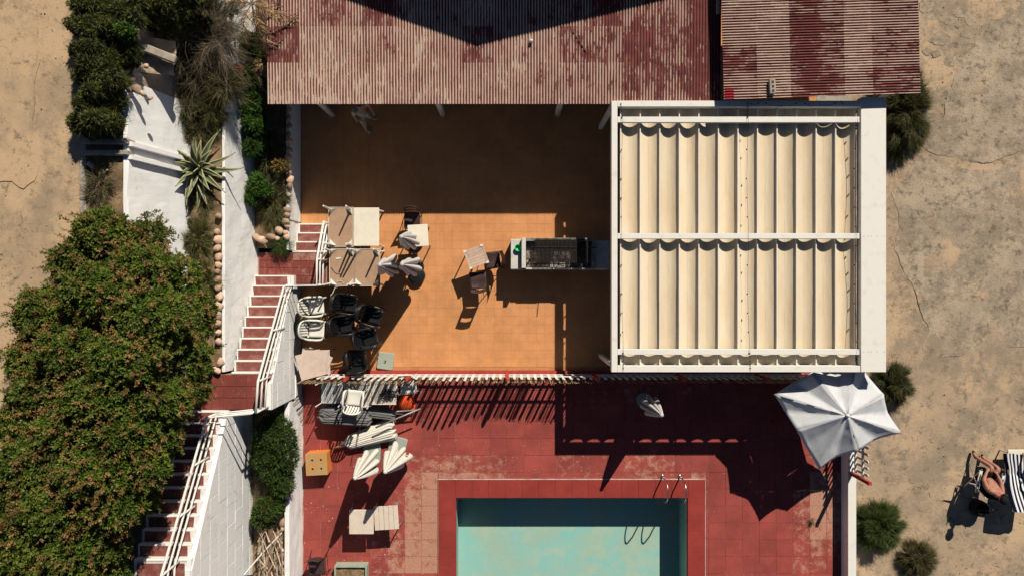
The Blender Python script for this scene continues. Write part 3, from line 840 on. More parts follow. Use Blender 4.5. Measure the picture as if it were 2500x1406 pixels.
# block lying on the side roof, batten and small objects on the main roof
p = W(1885, 213, 2.82)
bk = thing('concrete_block', 'pale hollow block lying on the smaller corrugated roof', 'block', (p.x, p.y, 2.785), R(3))
bevel(MB().box(-.075, .075, -.175, .175, 0, .09).build('block_body', CONCRETE, bk, world=False), .01)
for q in (-.11, 0, .11):
    MB().box(-.03, .03, q - .035, q + .035, .088, .094).build('hole', DARK_METAL, bk, world=False)  # solid dark pads stand for the shade inside the hollows
a, b = W(1754.5, 0, 2.52), W(1754.5, 33, 2.5)
tag(bevel(MB().box(a.x - .035, a.x + .03, b.y, b.y + 1.2, 2.42, 2.49).build('batten', basic('pale_batten', (.55, .48, .40), None)), .006), 'pale batten lying along the east edge of the long maroon roof', 'batten')
p = W(1297, 102, 2.42)
tag(MB().lathe([(.03, 0), (.045, .02), (.04, .11), (.02, .13)], 10, (p.x, p.y, 2.385)).build('roof_vent', WHITE_PLASTIC), 'tiny white cap standing alone on the long maroon roof', 'vent cap')
a, b = W(1395, 70, 2.45), W(1433, 128, 2.43)
tag(MB().tube([(a.x, a.y, 2.42), ((a.x + b.x) / 2 + .01, (a.y + b.y) / 2, 2.425), (b.x, b.y, 2.40)], [.006, .009, .014], 6).build('stick', WOOD_BROWN), 'thin dry stick lying slanted on the long maroon roof', 'stick')

# gabled house north of the roofs: out of the picture, its roof throws the pointed shade
hs = thing('house', 'white gabled house behind the long corrugated roof', 'house', (.99, 14, 0))
AX, AY, AZ = .99, 10.25, 6.0
hw = 5.6; kL, kR = .263, .239
for sgn, k_ in ((-1, kL), (1, kR)):
    vs = [(AX, AY, AZ), (AX, 19, AZ), (AX + sgn * hw, 19, AZ - k_ * hw), (AX + sgn * hw, AY, AZ - k_ * hw)]
    vs += [(v[0], v[1], v[2] - .14) for v in vs]
    MB().add(vs, [(0, 1, 2, 3), (4, 5, 6, 7), (0, 4, 7, 3), (1, 5, 6, 2), (3, 2, 6, 7), (0, 1, 5, 4)]).build('roof', basic('roof_tile_red', (.30, .12, .08), None), hs)
MB().box(AX - hw + .3, AX + hw - .3, AY + .25, 18.8, 0, AZ - .27 * hw - .16).build('wall', WHITE_WALL, hs)
vs = [(AX - hw + .3, AY + .25, AZ - .27 * hw - .16), (AX + hw - .3, AY + .25, AZ - .27 * hw - .16), (AX, AY + .25, AZ - .16)]
vs += [(v[0], v[1] + .2, v[2]) for v in vs]
MB().add(vs, [(0, 1, 2), (3, 5, 4), (0, 3, 4, 1), (1, 4, 5, 2), (2, 5, 3, 0)]).build('gable', WHITE_WALL, hs)

# ------------------------------------------------------------------ white pergola with wave canvas
PZ = 2.48
pg = thing('pergola', 'white steel pergola with sagging cream canvas strips', 'pergola', (6, 1.3, 0))
def beam(px0, py0, px1, py1, z0, z1, name='beam'):
    a, b = W(px0, py1, z1), W(px1, py0, z1)
    return bevel(MB().box(a.x, b.x, a.y, b.y, z0, z1).build(name, WHITE_PAINT, pg), .006)
beam(1493, 247, 1507.5, 908, PZ - .22, PZ, 'edge_beam')
beam(1507.7, 246.5, 2101.5, 261, PZ - .22, PZ - .002, 'edge_beam')
beam(1507.7, 892.5, 2101.5, 908, PZ - .22, PZ - .002, 'edge_beam')
wb = beam(2102, 238, 2163.5, 908, PZ - .20, PZ + .02, 'wide_beam')
for (a, b) in ((285.5, 299.5), (570, 583.5), (852, 865.5)):
    beam(1507.7, a, 2099, b, PZ - .12, PZ - .02, 'cross_beam')
for (px, py) in ((1466, 312), (1466, 868), (2010, 345), (2010, 868)):
    b = W(px, py); 
    bevel(MB().box(b.x - .055, b.x + .055, b.y - .055, b.y + .055, 0, PZ - .2).build('post', WHITE_PAINT, pg), .005)
for (xx, yy) in ((9.45, 4.6), (9.45, -2.0)):
    bevel(MB().box(xx - .055, xx + .055, yy - .055, yy + .055, 0, PZ - .2).build('post', WHITE_PAINT, pg), .005)
t = NT('cream_canvas'); co = t.co(); ob = t.co('obj')
c = t.mix(t.rng(t.noise(t.stretch(co, 1, .35, 1), 2.2, 6, .65), .40, .68), (.77, .65, .47), (.74, .59, .395))
c = t.mix(t.rng(t.noise(t.stretch(co, 1, .5, 1), 5, 8, .7), .60, .72, 0, .6), c, (.70, .45, .23))
sx = t.add('ShaderNodeSeparateXYZ'); t.link(ob, sx.inputs[0])
seam = t.rng(t.math('ABSOLUTE', t.math('ADD', sx.outputs['X'], .0)), .002, .006, .55, 0)
c = t.mix(t.math('MULTIPLY', seam, t.rng(t.noise(co, .9, 2), .35, .6)), c, (.30, .22, .12))
c = t.mix(1.0, c, t.rng(t.noise(co, 110, 3, .8), .3, .7, .93, 1.07), 'MULTIPLY')
c = t.mix(1.0, c, t.rng(t.add('ShaderNodeObjectInfo').outputs['Random'], 0, 1, .93, 1.05), 'MULTIPLY')
t.bump(t.noise(t.stretch(co, 3, .6, 1), 3, 5, .6), .35, .03)
CANVAS = t.done(c, .95, .05)
tr = t.add('ShaderNodeBsdfTranslucent'); t.link(c, tr.inputs['Color'])
ms = t.add('ShaderNodeMixShader'); ms.inputs[0].default_value = .015
t.link(t.b.outputs[0], ms.inputs[1]); t.link(tr.outputs[0], ms.inputs[2]); t.link(ms.outputs[0], t.n['Material Output'].inputs[0])
bx0, bx1 = W(1514.5, 0, 2.27).x, W(2085, 0, 2.27).x
bw = (bx1 - bx0) / 12
cy0, cy1 = W(0, 894, 2.27).y + .02, W(0, 259, 2.27).y - .02
for i in range(12):
    xa = bx0 + i * bw
    P = []
    ny_, nx_ = 60, 16
    ph = random.uniform(0, 9)
    sag0 = .115 + random.uniform(-.022, .022)
    for j in range(ny_ + 1):
        f = j / ny_; y = cy0 + (cy1 - cy0) * f
        row = []
        for q in range(nx_ + 1):
            u = q / nx_
            sag = sag0 * (1 + .08 * math.sin(ph + f * 9)) * (1 - (2 * u - 1) ** 2)
            row.append((-bw / 2 + .012 + (bw - .024) * u, y - (cy0 + cy1) / 2, -sag + .004 * fbm(u * 3 + i * 5, y, 2.0, 7)))
        P.append(row)
    o = MB().grid(P).build('canvas_strip', CANVAS, smooth=True)
    o.parent = pg; o.location = local(pg, xa + bw / 2, (cy0 + cy1) / 2, 2.285)
for i in range(13):
    xa = bx0 + i * bw
    MB().box(xa - .012, xa + .012, cy0 + .005, cy1 - .005, 2.255, 2.338).build('canvas_bar', WHITE_PAINT, pg)
# bolts on the cross beams and the wide beam
bm_ = MB()
for py in (262, 577, 858):
    for px in (2108, 2118, 2126, 2140, 2158):
        p = W(px, py, PZ); bm_.lathe([(.010, 0), (.010, .006)], 6, (p.x, p.y, PZ + .02))
o = bm_.build('bolts', GREY_METAL, pg); o['kind'] = 'stuff'

# string lights over the pergola
def string_light(label, pts, n, z, dang=.02):
    root = thing('string_light', label, 'string light', (pts[0][0], pts[0][1], z), group='dark string lights laid over the pergola')
    full = []
    for a, b in zip(pts[:-1], pts[1:]):
        for k in range(12):
            f = k / 12; full.append((a[0] + (b[0] - a[0]) * f, a[1] + (b[1] - a[1]) * f, z - .12 * math.sin(math.pi * f) * (1 if abs(a[1] - b[1]) > 1 else 0)))
    full.append((pts[-1][0], pts[-1][1], z))
    MB().tube(full, .004, 4).build('wire', BLACK_PLASTIC, root)
    L = len(full) - 1
    for k in range(n):
        p = full[int((k + .5) / n * L)]
        MB().lathe([(.008, 0), (.014, -.02), (.020, -.045), (.014, -.065)], 8, p).build('bulb', BLACK_PLASTIC, root)
    return root
zz = PZ + .03
def q(px, py): v = W(px, py, zz); return (v.x, v.y)
string_light('dark string of bulbs over the first canvas strip at the west end of the pergola', [q(1516, 250), q(1520, 293), q(1518, 577), q(1522, 858), q(1522, 906)], 20, zz)
string_light('dark string of bulbs running down the middle of the pergola canvas', [q(1826, 250), q(1827, 292), q(1828, 577), q(1831, 858), q(1833, 906)], 20, zz)
string_light('dark string of bulbs along the gap at the wide east beam of the pergola', [q(2094, 290), q(2092, 577), q(2096, 858)], 12, zz)
string_light('dark zigzag wire along the north beam of the pergola', [q(1827, 251), q(1845, 257), q(1860, 246), q(1882, 259), q(1935, 259), q(1955, 247), q(1978, 259), q(2030, 257), q(2052, 246), q(2062, 256)], 9, zz)

# ------------------------------------------------------------------ white picket fence and reed screen
PYF = -2.50
fence = thing('picket_fence', 'long white picket fence with red posts between the orange terrace and the pool deck', 'fence', (2, PYF, 0))
xs0 = -5.42
postx = [W(x, 912, .5).x for x in (858, 1003, 1238, 1450, 1655, 1850, 2045)]
def picket_h(x):
    for a, b in zip(postx[:-1], postx[1:]):
        if a <= x < b:
            f = (x - a) / (b - a)
            return (1.10 + .42 * math.sin(math.pi * f) ** 2) if a < -1 else (1.13 + .12 * math.sin(math.pi * f))
    return 1.12
x = xs0; nrm = []
while x < 9.4:
    if min(abs(x - p) for p in postx) > .07:
        h = picket_h(x); w = .036
        y = PYF + .004 * random.uniform(-1, 1)
        lean = random.uniform(-.012, .012)
        poly = [(-w, .05), (w, .05), (w + lean, h - .06), (lean, h), (-w + lean, h - .06)]
        vs = [(x + p[0], y - .028, p[1]) for p in poly] + [(x + p[0], y - .010, p[1]) for p in poly]
        MB().add(vs, [(0, 1, 2, 3, 4), (9, 8, 7, 6, 5)] + [(i, i + 5, (i + 1) % 5 + 5, (i + 1) % 5) for i in range(5)]).build('picket', WHITE_PAINT, fence)
    x += .196
for zz_ in (.36, .76):
    for a, b in zip([xs0 - .1] + postx, postx):
        MB().box(a + .05, b - .05, PYF - .008, PYF + .016, zz_ - .035, zz_ + .035).build('rail', WHITE_PAINT, fence)
for p in postx:
    h = 1.42
    poly = [(-.045, 0), (.045, 0), (.045, h - .06), (0, h), (-.045, h - .06)]
    vs = [(p + c_[0], PYF - .05, c_[1]) for c_ in poly] + [(p + c_[0], PYF + .03, c_[1]) for c_ in poly]
    MB().add(vs, [(0, 1, 2, 3, 4), (9, 8, 7, 6, 5)] + [(i, i + 5, (i + 1) % 5 + 5, (i + 1) % 5) for i in range(5)]).build('post', RED_POST, fence)
REED = basic('reed', (.50, .34, .19), (.38, .25, .13), 5, .35, .65, .25, 50, .95)
reed = thing('reed_screen', 'ragged brown reed screen tied behind the white picket fence', 'screen', (2, PYF - .07, 0))
rm = MB(); x = -5.95
while x < 9.45:
    px = 1250 + x * 83.1
    dens = .44 + .3 * fbm(x, 0, .9, 5) + (.40 if 1235 < px < 1300 else 0) + (.12 if px < 990 else 0)
    h = 1.16 + .10 * fbm(x, 2, 1.3, 8) + random.uniform(-.05, .05) + (.05 if x > .5 else 0) + (.08 if px < 990 else 0)
    if random.random() < dens:
        w = random.uniform(.004, .009); l = random.uniform(-.03, .03); y = PYF - .06 - random.uniform(0, .02)
        rm.add([(x - w, y, .03), (x + w, y, .03), (x, y - w, .03), (x - w + l, y - .05, h), (x + w + l, y - .05, h), (x + l, y - w - .05, h)], [(0, 1, 4, 3), (1, 2, 5, 4), (2, 0, 3, 5), (3, 4, 5)])
    x += random.uniform(.012, .019)
o = rm.build('reeds', REED, reed); o['kind'] = 'stuff'
for zz_ in (.35, .8):
    MB().tube([(-5.9, PYF - .10, zz_), (9.4, PYF - .10, zz_)], .006, 4).build('binding_wire', DARK_METAL, reed)
# fence on the east wall
sf = thing('picket_fence', 'short white picket fence ending at a dark red post beside the large open parasol', 'fence', (9.77, -4, .43))
y = -2.7
while y > -5.2:
    h = 1.28; w = .036
    poly = [(-w, .2), (w, .2), (w, h - .05), (0, h), (-w, h - .05)]
    vs = [(9.80, y + p[0], p[1]) for p in poly] + [(9.82, y + p[0], p[1]) for p in poly]
    MB().add(vs, [(0, 1, 2, 3, 4), (9, 8, 7, 6, 5)] + [(i, i + 5, (i + 1) % 5 + 5, (i + 1) % 5) for i in range(5)]).build('picket', WHITE_PAINT, sf)
    y -= .19
for zz_ in (.62, 1.02):
    MB().box(9.76, 9.80, -5.25, -2.6, zz_ - .035, zz_ + .035).build('rail', WHITE_PAINT, sf)
MB().box(9.70, 9.78, -5.36, -5.27, 0, 1.50).build('post', RED_POST, sf)
# ------------------------------------------------------------------ tables
def canteen_table(label, x0, x1, y0, y1, h, zbase=0.0, flipped=False, top=CREAM_TOP, under=BOARD, group=None):
    """rectangular table on four white tapered legs with a wide bracket at the top; may stand on its head"""
    cx, cy = (x0 + x1) / 2, (y0 + y1) / 2
    r = thing('canteen_table', label, 'table', (cx, cy, zbase), 0, group)
    w, d = (x1 - x0) / 2, (y1 - y0) / 2
    def Z(z): return (h - z) if flipped else z
    za, zb = sorted((Z(h - .03), Z(h)))
    bevel(MB().box(-w, w, -d, d, za, zb).build('tabletop', top if not flipped else under, r, world=False), .006)
    e = .012   # pale edging strip around the board
    z0, z1 = sorted((Z(h - .034), Z(h - .006)))
    m = MB()
    if flipped:
        z0, z1 = za + .002, zb + .014
        m.box(-w - .012, w + .012, -d - .012, -d, z0, z1); m.box(-w - .012, w + .012, d, d + .012, z0, z1)
        m.box(-w - .012, -w, -d, d, z0, z1); m.box(w, w + .012, -d, d, z0, z1)
        m.build('edge_strip', CREAM_TOP, r, world=False)
    for sx in (-1, 1):
        for sy in (-1, 1):
            ax, ay = sx * (w - .075), sy * (d - .075)
            fx, fy = sx * (w - .02), sy * (d - .02)
            if flipped: fx, fy = sx * (w - .03), sy * (d - .03)
            m = MB()
            m.tube([(ax, ay, Z(h - .035)), (ax + (fx - ax) * .3, ay + (fy - ay) * .3, Z(h * .78)), (fx, fy, Z(.01))], [.046, .032, .024], 8)
            # wedge bracket
            k = .185
            vs = [(sx * (w - .02), sy * (d - .02), Z(h - .034)), (sx * (w - .02 - k), sy * (d - .02), Z(h - .034)), (sx * (w - .02), sy * (d - .02 - k), Z(h - .034)), (ax + (fx - ax) * .35, ay + (fy - ay) * .35, Z(h * .74))]
            m.add(vs, [(0, 1, 2), (0, 1, 3), (1, 2, 3), (2, 0, 3)])
            m.build('leg', WHITE_PLASTIC, r, world=False)
    return r
A_ = (-5.165, -4.490, 1.17, 2.262); B_ = (-4.465, -3.75, 1.18, 2.26); C_ = (-5.145, -4.455, .065, 1.10); D_ = (-4.440, -3.735, .065, 1.09)
gt = 'canteen tables pushed together in a block on the terrace'
for nm, rc in (('north-western', A_), ('south-western', C_), ('south-eastern', D_)):
    canteen_table('upright white table under the ' + nm + ' upturned table of the block', *rc, .75, group=gt)
canteen_table('upturned brown board table at the north-western corner of the block', *A_, .72, .752, True, group=gt)
canteen_table('upturned brown board table at the south-western corner of the block above the stacked chairs', *C_, .72, .752, True, group=gt)
canteen_table('upturned brown board table at the south-eastern corner of the block, beside the folded parasols', *D_, .72, .752, True, group=gt)
canteen_table('cream topped table standing upright at the north-eastern corner of the block', *B_, .79, group=gt)
# loose cord over the upturned table
pts = [W(808, 652, .80), W(815, 662, .80), W(822, 668, .80), W(830, 668, .80), W(834, 675, .80)]
tag(MB().tube(pts, .006, 5).build('cord', DARK_METAL), 'thin dark cord lying on the south-western upturned table', 'cord')
pts = [W(822, 688, .80), W(834, 686, .80), W(838, 692, .80), W(832, 700, .72), W(818, 702, .8), W(812, 716, .9), W(806, 722, 1.0)]
tag(MB().tube(pts, .007, 5).build('cord', WHITE_PLASTIC), 'pale cord trailing from the upturned table to the white stacked chair', 'cord')
a = W(827, 631, .785)
tag(MB().box(a.x - .08, a.x + .06, a.y - .02, a.y + .02, .784, .795, rz=.15).build('paint_brush', WHITE_PLASTIC), 'small white strip lying on the south-western upturned table', 'strip')

def plank_table(label, px, py, z, w, d, rz, mat=CREAM_TOP, planks=0, group=None, leg=.018, legm=GREY_METAL, splay=.0, name='cafe_table'):
    c = W(px, py, z)
    r = thing(name, label, 'table', (c.x, c.y, 0), rz, group)
    if planks:
        for k in range(planks):
            a = -w / 2 + w * k / planks
            bevel(MB().box(a + .004, a + w / planks - .004, -d / 2 + random.uniform(0, .008), d / 2 - random.uniform(0, .008), z - .025, z + random.uniform(-.003, .003)).build('plank', mat, r, world=False), .003)
        for s in (-1, 1):
            MB().box(-w / 2 + .02, w / 2 - .02, s * (d / 2 - .05) - .02, s * (d / 2 - .05) + .02, z - .05, z - .026).build('batten', mat, r, world=False)
    else:
        bevel(MB().box(-w / 2, w / 2, -d / 2, d / 2, z - .03, z).build('tabletop', mat, r, world=False), .012, 2)
    for sx in (-1, 1):
        for sy in (-1, 1):
            MB().tube([(sx * (w / 2 - .04), sy * (d / 2 - .04), z - .03), (sx * (w / 2 - .04 + splay), sy * (d / 2 - .04 + splay), 0)], leg, 8).build('leg', legm, r, world=False, smooth=True)
    return r
plank_table('small cream square table in front of a brown chair at the shade edge', 1020.5, 575.5, .74, .57, .62, R(3.5), CREAM_TOP)
PALE_WOOD = basic('pale_pinkish_wood', (.60, .44, .34), (.50, .35, .26), 8, .4, .7, .14, 70, .85, coord='obj', rnd=.10)
tb3 = plank_table('square table of weathered pinkish planks turned askew between two brown chairs', 1162.5, 627, .75, .57, .58, R(20), PALE_WOOD, 0)
bpy.data.objects.remove([o for o in tb3.children if o.name.startswith('tabletop')][0])
for k in range(7):
    a = -.27 + .54 * k / 7
    bevel(MB().box(-.283 + random.uniform(0, .008), .283 - random.uniform(0, .008), a + .003, a + .54 / 7 - .003, .722, .750 + random.uniform(-.003, .003)).build('plank', PALE_WOOD, tb3, world=False), .003)
for s in (-1, 1):
    bevel(MB().box(s * .27 - .022, s * .27 + .022, -.29, .29, .715, .757).build('end_rail', PALE_WOOD, tb3, world=False), .004)
for sx in (-1, 1):
    for sy in (-1, 1):
        MB().box(sx * .25 - .04, sx * .25 + .04, sy * .25 - .03, sy * .25 + .03, .757, .766).build('corner_bracket', WHITE_PLASTIC, tb3, world=False)
PALE_TABLE = basic('pale_table', (.70, .60, .49), (.63, .53, .43), 5, .4, .7, .05, 90, .8, coord='obj')
plank_table('smooth pale square table by the pool deck edge, western one of a touching pair', 882.2, 1273.5, .72, .695, .695, R(0), PALE_TABLE, group='pale square tables on the pool deck', splay=.03)
plank_table('scuffed pale plank table by the pool deck edge, eastern one of a touching pair', 943, 1263.5, .735, .69, .68, R(3.5), PALE_TABLE, 5, group='pale square tables on the pool deck', splay=.03)

# ------------------------------------------------------------------ chairs
def bistro_chair(label, x, y, rz, group='brown shell chairs on black legs'):
    r = thing('bistro_chair', label, 'chair', (x, y, 0), rz, group)
    r.scale = (1.1, 1.1, 1.03)
    def sheet(name, pts, w, th=.012, curve=.02):
        P = []
        for (yy, zz, ww) in pts:
            P.append([(ww * (k / 4 - 1), yy, zz + curve * ((k - 4) / 4) ** 2) for k in range(9)])
        o = MB().grid(P).build(name, BROWN_SHELL, r, world=False, smooth=True)
        md = o.modifiers.new('solid', 'SOLIDIFY'); md.thickness = th
        return o
    sheet('seat', [(.23, .435, .20), (.20, .450, .215), (0, .440, .215), (-.16, .435, .21), (-.20, .455, .20)], .2)
    def back(name, z0, z1, x0, x1):
        P = []
        for k in range(5):
            f = k / 4; z = z0 + (z1 - z0) * f; yy = -.20 - .16 * (z - .45)
            P.append([(x0 + (x1 - x0) * i / 8, yy - .05 * (1 - ((x0 + (x1 - x0) * i / 8) / .21) ** 2), z) for i in range(9)])
        o = MB().grid(P).build(name, BROWN_SHELL, r, world=False, smooth=True)
        md = o.modifiers.new('solid', 'SOLIDIFY'); md.thickness = .014
    back('backrest', .46, .68, -.20, .20)
    back('backrest_top', .77, .93, -.195, .195)
    back('backrest_side', .68, .77, -.197, -.14); back('backrest_side', .68, .77, .14, .197)
    for sx in (-1, 1):
        MB().tube([(sx * .19, .20, .44), (sx * .235, .25, 0)], .011, 6).build('leg', DARK_METAL, r, world=False)
        MB().tube([(sx * .19, -.17, .44), (sx * .235, -.29, 0)], .011, 6).build('leg', DARK_METAL, r, world=False)
        MB().tube([(sx * .19, .20, .425), (sx * .19, -.19, .425)], .010, 6).build('frame_bar', DARK_METAL, r, world=False)
        MB().tube([(sx * .215, .225, .2), (sx * .215, -.24, .2)], .008, 6).build('stretcher', DARK_METAL, r, world=False)
    return r
bistro_chair('brown shell chair behind the small cream table at the shade edge', -2.86, 1.94, R(180))
bistro_chair('brown shell chair on the east side of the askew plank table, nearest the barbecue', -.56, .80, R(97))
bistro_chair('brown shell chair on the south side of the askew plank table', -.97, .20, R(3))
bistro_chair('dark brown shell chair cut by the bottom edge beside the green-rimmed box', -5.60, -7.98, R(185))

def armchair(mat, label, x, y, z, rz, group, fall=0.0):
    """plastic stacking armchair facing local +X"""
    r = thing('plastic_armchair', label, 'chair', (x, y, z), rz, group)
    P = [[(-.20 + .44 * i / 6, (-.215 + .43 * j / 8) * (1 - .06 * i / 6), .415 + .02 * (i / 6) ** 3 - .02 * math.sin(math.pi * j / 8) + (.015 if i == 6 else 0)) for i in range(7)] for j in range(9)]
    o = MB().grid(P).build('seat', mat, r, world=False, smooth=True)
    md = o.modifiers.new('solid', 'SOLIDIFY'); md.thickness = .016; md.offset = -1
    # bent back frame
    pts = []
    for k in range(13):
        a = math.pi * k / 12
        pts.append((-.225 - .10 * math.sin(a) ** .6 - .03, .245 * math.cos(a), .46 + .38 * math.sin(a) ** .55))
    MB().tube(pts, [.022] * 13, 8).build('back_frame', mat, r, world=False, smooth=True)
    for k in range(5):
        yy = -.15 + .075 * k
        top = .46 + .37 * math.sin(math.acos(max(-1, min(1, yy / .245)))) ** .55
        m = MB()
        P = []
        for q in range(6):
            f = q / 5; zz = .42 + (top - .42) * f
            xx = -.21 - .12 * f - .035 * math.sin(math.pi * f)
            P.append([(xx, yy - .026, zz), (xx, yy + .026, zz)])
        o = m.grid(P).build('back_slat', mat, r, world=False)
        md = o.modifiers.new('solid', 'SOLIDIFY'); md.thickness = .010
    for s in (-1, 1):
        pts = [(-.25, s * .25, .64), (-.12, s * .272, .655), (.10, s * .275, .645), (.20, s * .262, .615), (.225, s * .245, .54), (.215, s * .225, .43)]
        m = MB(); P = []
        for i, p in enumerate(pts):
            wd = .028 if i < 5 else .02
            P.append([(p[0], p[1] - wd, p[2]), (p[0], p[1] + wd, p[2] - .004)])
        o = m.grid(P).build('armrest', mat, r, world=False, smooth=True)
        md = o.modifiers.new('solid', 'SOLIDIFY'); md.thickness = .014
        MB().tube([(.205, s * .215, .43), (.235, s * .25, 0)], [.026, .018], 6).build('leg', mat, r, world=False)
        MB().tube([(-.20, s * .20, .43), (-.285, s * .25, 0)], [.026, .018], 6).build('leg', mat, r, world=False)
    return r
ORD = ['topmost', 'second from the top', 'third from the top', 'fourth from the top', 'lowest']
ORDS = ['topmost', 'second from top', 'third from top', 'fourth from top']
protos = {}
def stack(x, y, rz, mats, where, lean=(.040, .0), n=5, step=.095, col=None):
    for k in range(n):
        mt = mats[k]
        lvl = n - 1 - k
        cn = {'BLACK': 'black', 'WHITE': 'white', 'GREEN': 'dark green'}[mt[0]]
        lab = f'{cn} plastic armchair, {ORDS[k] if k < n - 1 else "lowest"} {where}'
        loc = (x + lean[0] * lvl + random.uniform(-.012, .012), y + lean[1] * lvl + random.uniform(-.014, .014), step * lvl)
        if mt[0] not in protos:
            protos[mt[0]] = armchair(mt[1], lab, *loc, rz, 'plastic armchairs stacked on the terrace')
        else:
            dup(protos[mt[0]], loc, rz + R(random.uniform(-6, 6)), lab)
Wm, Gm, Km = ('WHITE', WHITE_PLASTIC), ('GREEN', GREEN_PLASTIC), ('BLACK', BLACK_PLASTIC)
stack(-5.66, -.53, R(4), [Wm, Gm, Gm, Gm, Gm], 'of the northern white-topped stack', (.03, 0))
stack(-5.69, -1.17, R(-2), [Wm, Gm, Gm, Gm, Gm], 'of the southern white-topped stack')
stack(-4.78, -.46, R(-8), [Km] * 5, 'of the black stack just south of the upturned tables')
stack(-4.84, -1.05, R(6), [Km] * 5, 'of the black stack in the middle of the pile')
stack(-4.08, -.80, R(-14), [Km] * 5, 'of the north-eastern black stack nearest the folded parasols')
stack(-4.18, -1.40, R(9), [Km] * 5, 'of the south-eastern stack beside the sunlit floor')
stack(-4.50, -2.02, R(92), [Km] * 4, 'of the stack by the pale base plate', n=4)

# pile of loose square table tops by the wall
def board(label, cx, cy, z, w, d, rz, mat=PINK_BOARD, th=.028):
    r = tag(bevel(MB().box(-w / 2, w / 2, -d / 2, d / 2, 0, th).build('table_board', mat, None), .004), label, 'board', 'loose square table boards piled by the wall')
    r.location = (cx, cy, z); r.rotation_euler = (0, 0, rz); return r
c = W(760, 888, .82)
plank_table('pale square table carrying the loose boards beside the fence', 776, 884, .74, .68, .68, R(2), PINK_BOARD)
board('pale square board second from the top, turned clockwise against the stack of boards', c.x + .06, c.y + .05, .772, .74, .72, R(-9))
board('pale square board under the others with its corner towards the black chairs', c.x + .12, c.y - .01, .742, .72, .72, R(-24))
board('pale square board lying on top of the pile next to the white wall', c.x - .02, c.y - .03, .803, .72, .73, R(15))

# umbrella base plates
def base_plate(label, px, py, z, w, d, rz, hole=True, group='pale green parasol base plates'):
    c = W(px, py, z)
    r = thing('parasol_plate', label, 'parasol base', (c.x, c.y, 0), rz, group)
    m = MB(); poly = []
    for (sx, sy, a0) in ((1, 1, 0), (-1, 1, 90), (-1, -1, 180), (1, -1, 270)):
        for k in range(5):
            a = R(a0 + 22.5 * k); poly.append((sx * (w / 2 - .05) + .05 * math.cos(a), sy * (d / 2 - .05) + .05 * math.sin(a)))
    bevel(m.prism(poly, 0, z).build('plate', BASE_GREEN, r, world=False), .012)
    if hole:
        MB().lathe([(.038, z), (.038, z + .03), (.026, z + .03), (.024, z + .005)], 14).build('socket', BASE_GREEN, r, world=False)
        MB().lathe([(.022, z), (.022, z + .012)], 12).build('socket_shade_disc', BLACK_PLASTIC, r, world=False)  # black disc colours in the shade inside the socket
    return r
base_plate('pale green parasol base plate with a hole, against the fence on the orange terrace', 941, 881, .07, .47, .50, R(-8))
base_plate('pale green base plate under the western closed parasol on the pool deck', 908, 1103, .07, .50, .53, R(-3), False)
base_plate('pale green base plate under the eastern closed parasol on the pool deck', 970, 1090, .07, .50, .56, R(-14), False)

# ------------------------------------------------------------------ closed parasols
def closed_parasol(label, x, y, ztop, zbot, rmax, seed, mat, base=None, mark=False, lobes=7):
    rr = random.Random(seed)
    r = thing('closed_parasol', label, 'parasol', (x, y, 0), 0, 'closed off-white parasols')
    NT_, NZ_ = lobes * 12, 26
    ph = rr.uniform(0, 6.28)
    L = [rr.uniform(.85, 1.15) for _ in range(lobes)]; Rl = [rr.uniform(.72, 1.12) for _ in range(lobes)]
    off = [rr.uniform(-.16, .16) for _ in range(lobes)]
    P = []
    for j in range(NZ_ + 1):
        f = j / NZ_; row = []
        for i in range(NT_):
            li = (i * lobes // NT_) % lobes; u = (i % 12) / 12
            s = math.sin(math.pi * u) ** .55
            rin = .035 + .05 * f
            rout = .05 + (rmax * Rl[li] - .05) * (f ** .85)
            rad = rin + (rout - rin) * s
            th = ph + 2 * math.pi * (i / NT_) + off[li] * f * s
            z = ztop - .05 - (ztop - zbot) * f * (1 - (1 - L[li]) * s) + .16 * (1 - s) * f ** 3
            if f > .9: rad *= 1 - .35 * ((f - .9) / .1) ** 2
            row.append((rad * math.cos(th), rad * math.sin(th), z))
        row.append(row[0]); P.append(row)
    o = MB().grid(P[::-1]).build('canopy', mat, r, world=False, smooth=True)
    MB().lathe([(.052, ztop - .065), (.055, ztop - .02), (.042, ztop), (.03, ztop + .012)], 14).build('cap', mat, r, world=False, smooth=True)
    MB().tube([(0, 0, 0.02), (0, 0, ztop - .05)], .021, 8).build('pole', GREY_METAL, r, world=False, smooth=True)
    if base == 'black':
        MB().lathe([(.27, 0), (.27, .045), (.22, .08), (.06, .10), (.04, .25)], 24).build('base', BLACK_PLASTIC, r, world=False, smooth=False)
    elif base == 'white':
        MB().lathe([(.22, 0), (.22, .06), (.05, .09), (.035, .25)], 20).build('base', BASE_GREEN, r, world=False)
    if mark:
        th = R(75)
        MB().box(rmax * .42, rmax * .62, -.04, .04, zbot + .34, zbot + .35, rz=th, mat=Matrix.Translation((0.12, .12, 0))).build('red_patch', RED_CLOTH, r, world=False)
    return r
closed_parasol('closed off-white parasol on the pool deck, western of the two on green plates', -4.06, -4.91, 2.42, .60, .43, 3, UMB_WHITE)
closed_parasol('closed off-white parasol with a small red mark, eastern of the two on green plates', -3.28, -4.75, 2.42, .58, .45, 5, UMB_WHITE, mark=True)
closed_parasol('closed pale parasol in striped light alone in the deep shade of the pool deck', 3.87, -3.28, 2.42, .75, .33, 9, UMB_GREY, 'white')
closed_parasol('closed weathered parasol leaning over the small cream table', -2.87, 1.32, 2.4, .66, .34, 12, UMB_GREY, 'black')
closed_parasol('closed weathered parasol touching the east side of the upturned tables', -3.43, .59, 2.4, .75, .38, 15, UMB_GREY)
closed_parasol('closed weathered parasol with a black round base south of the small cream table', -2.85, .61, 2.4, .74, .35, 18, UMB_GREY, 'black')
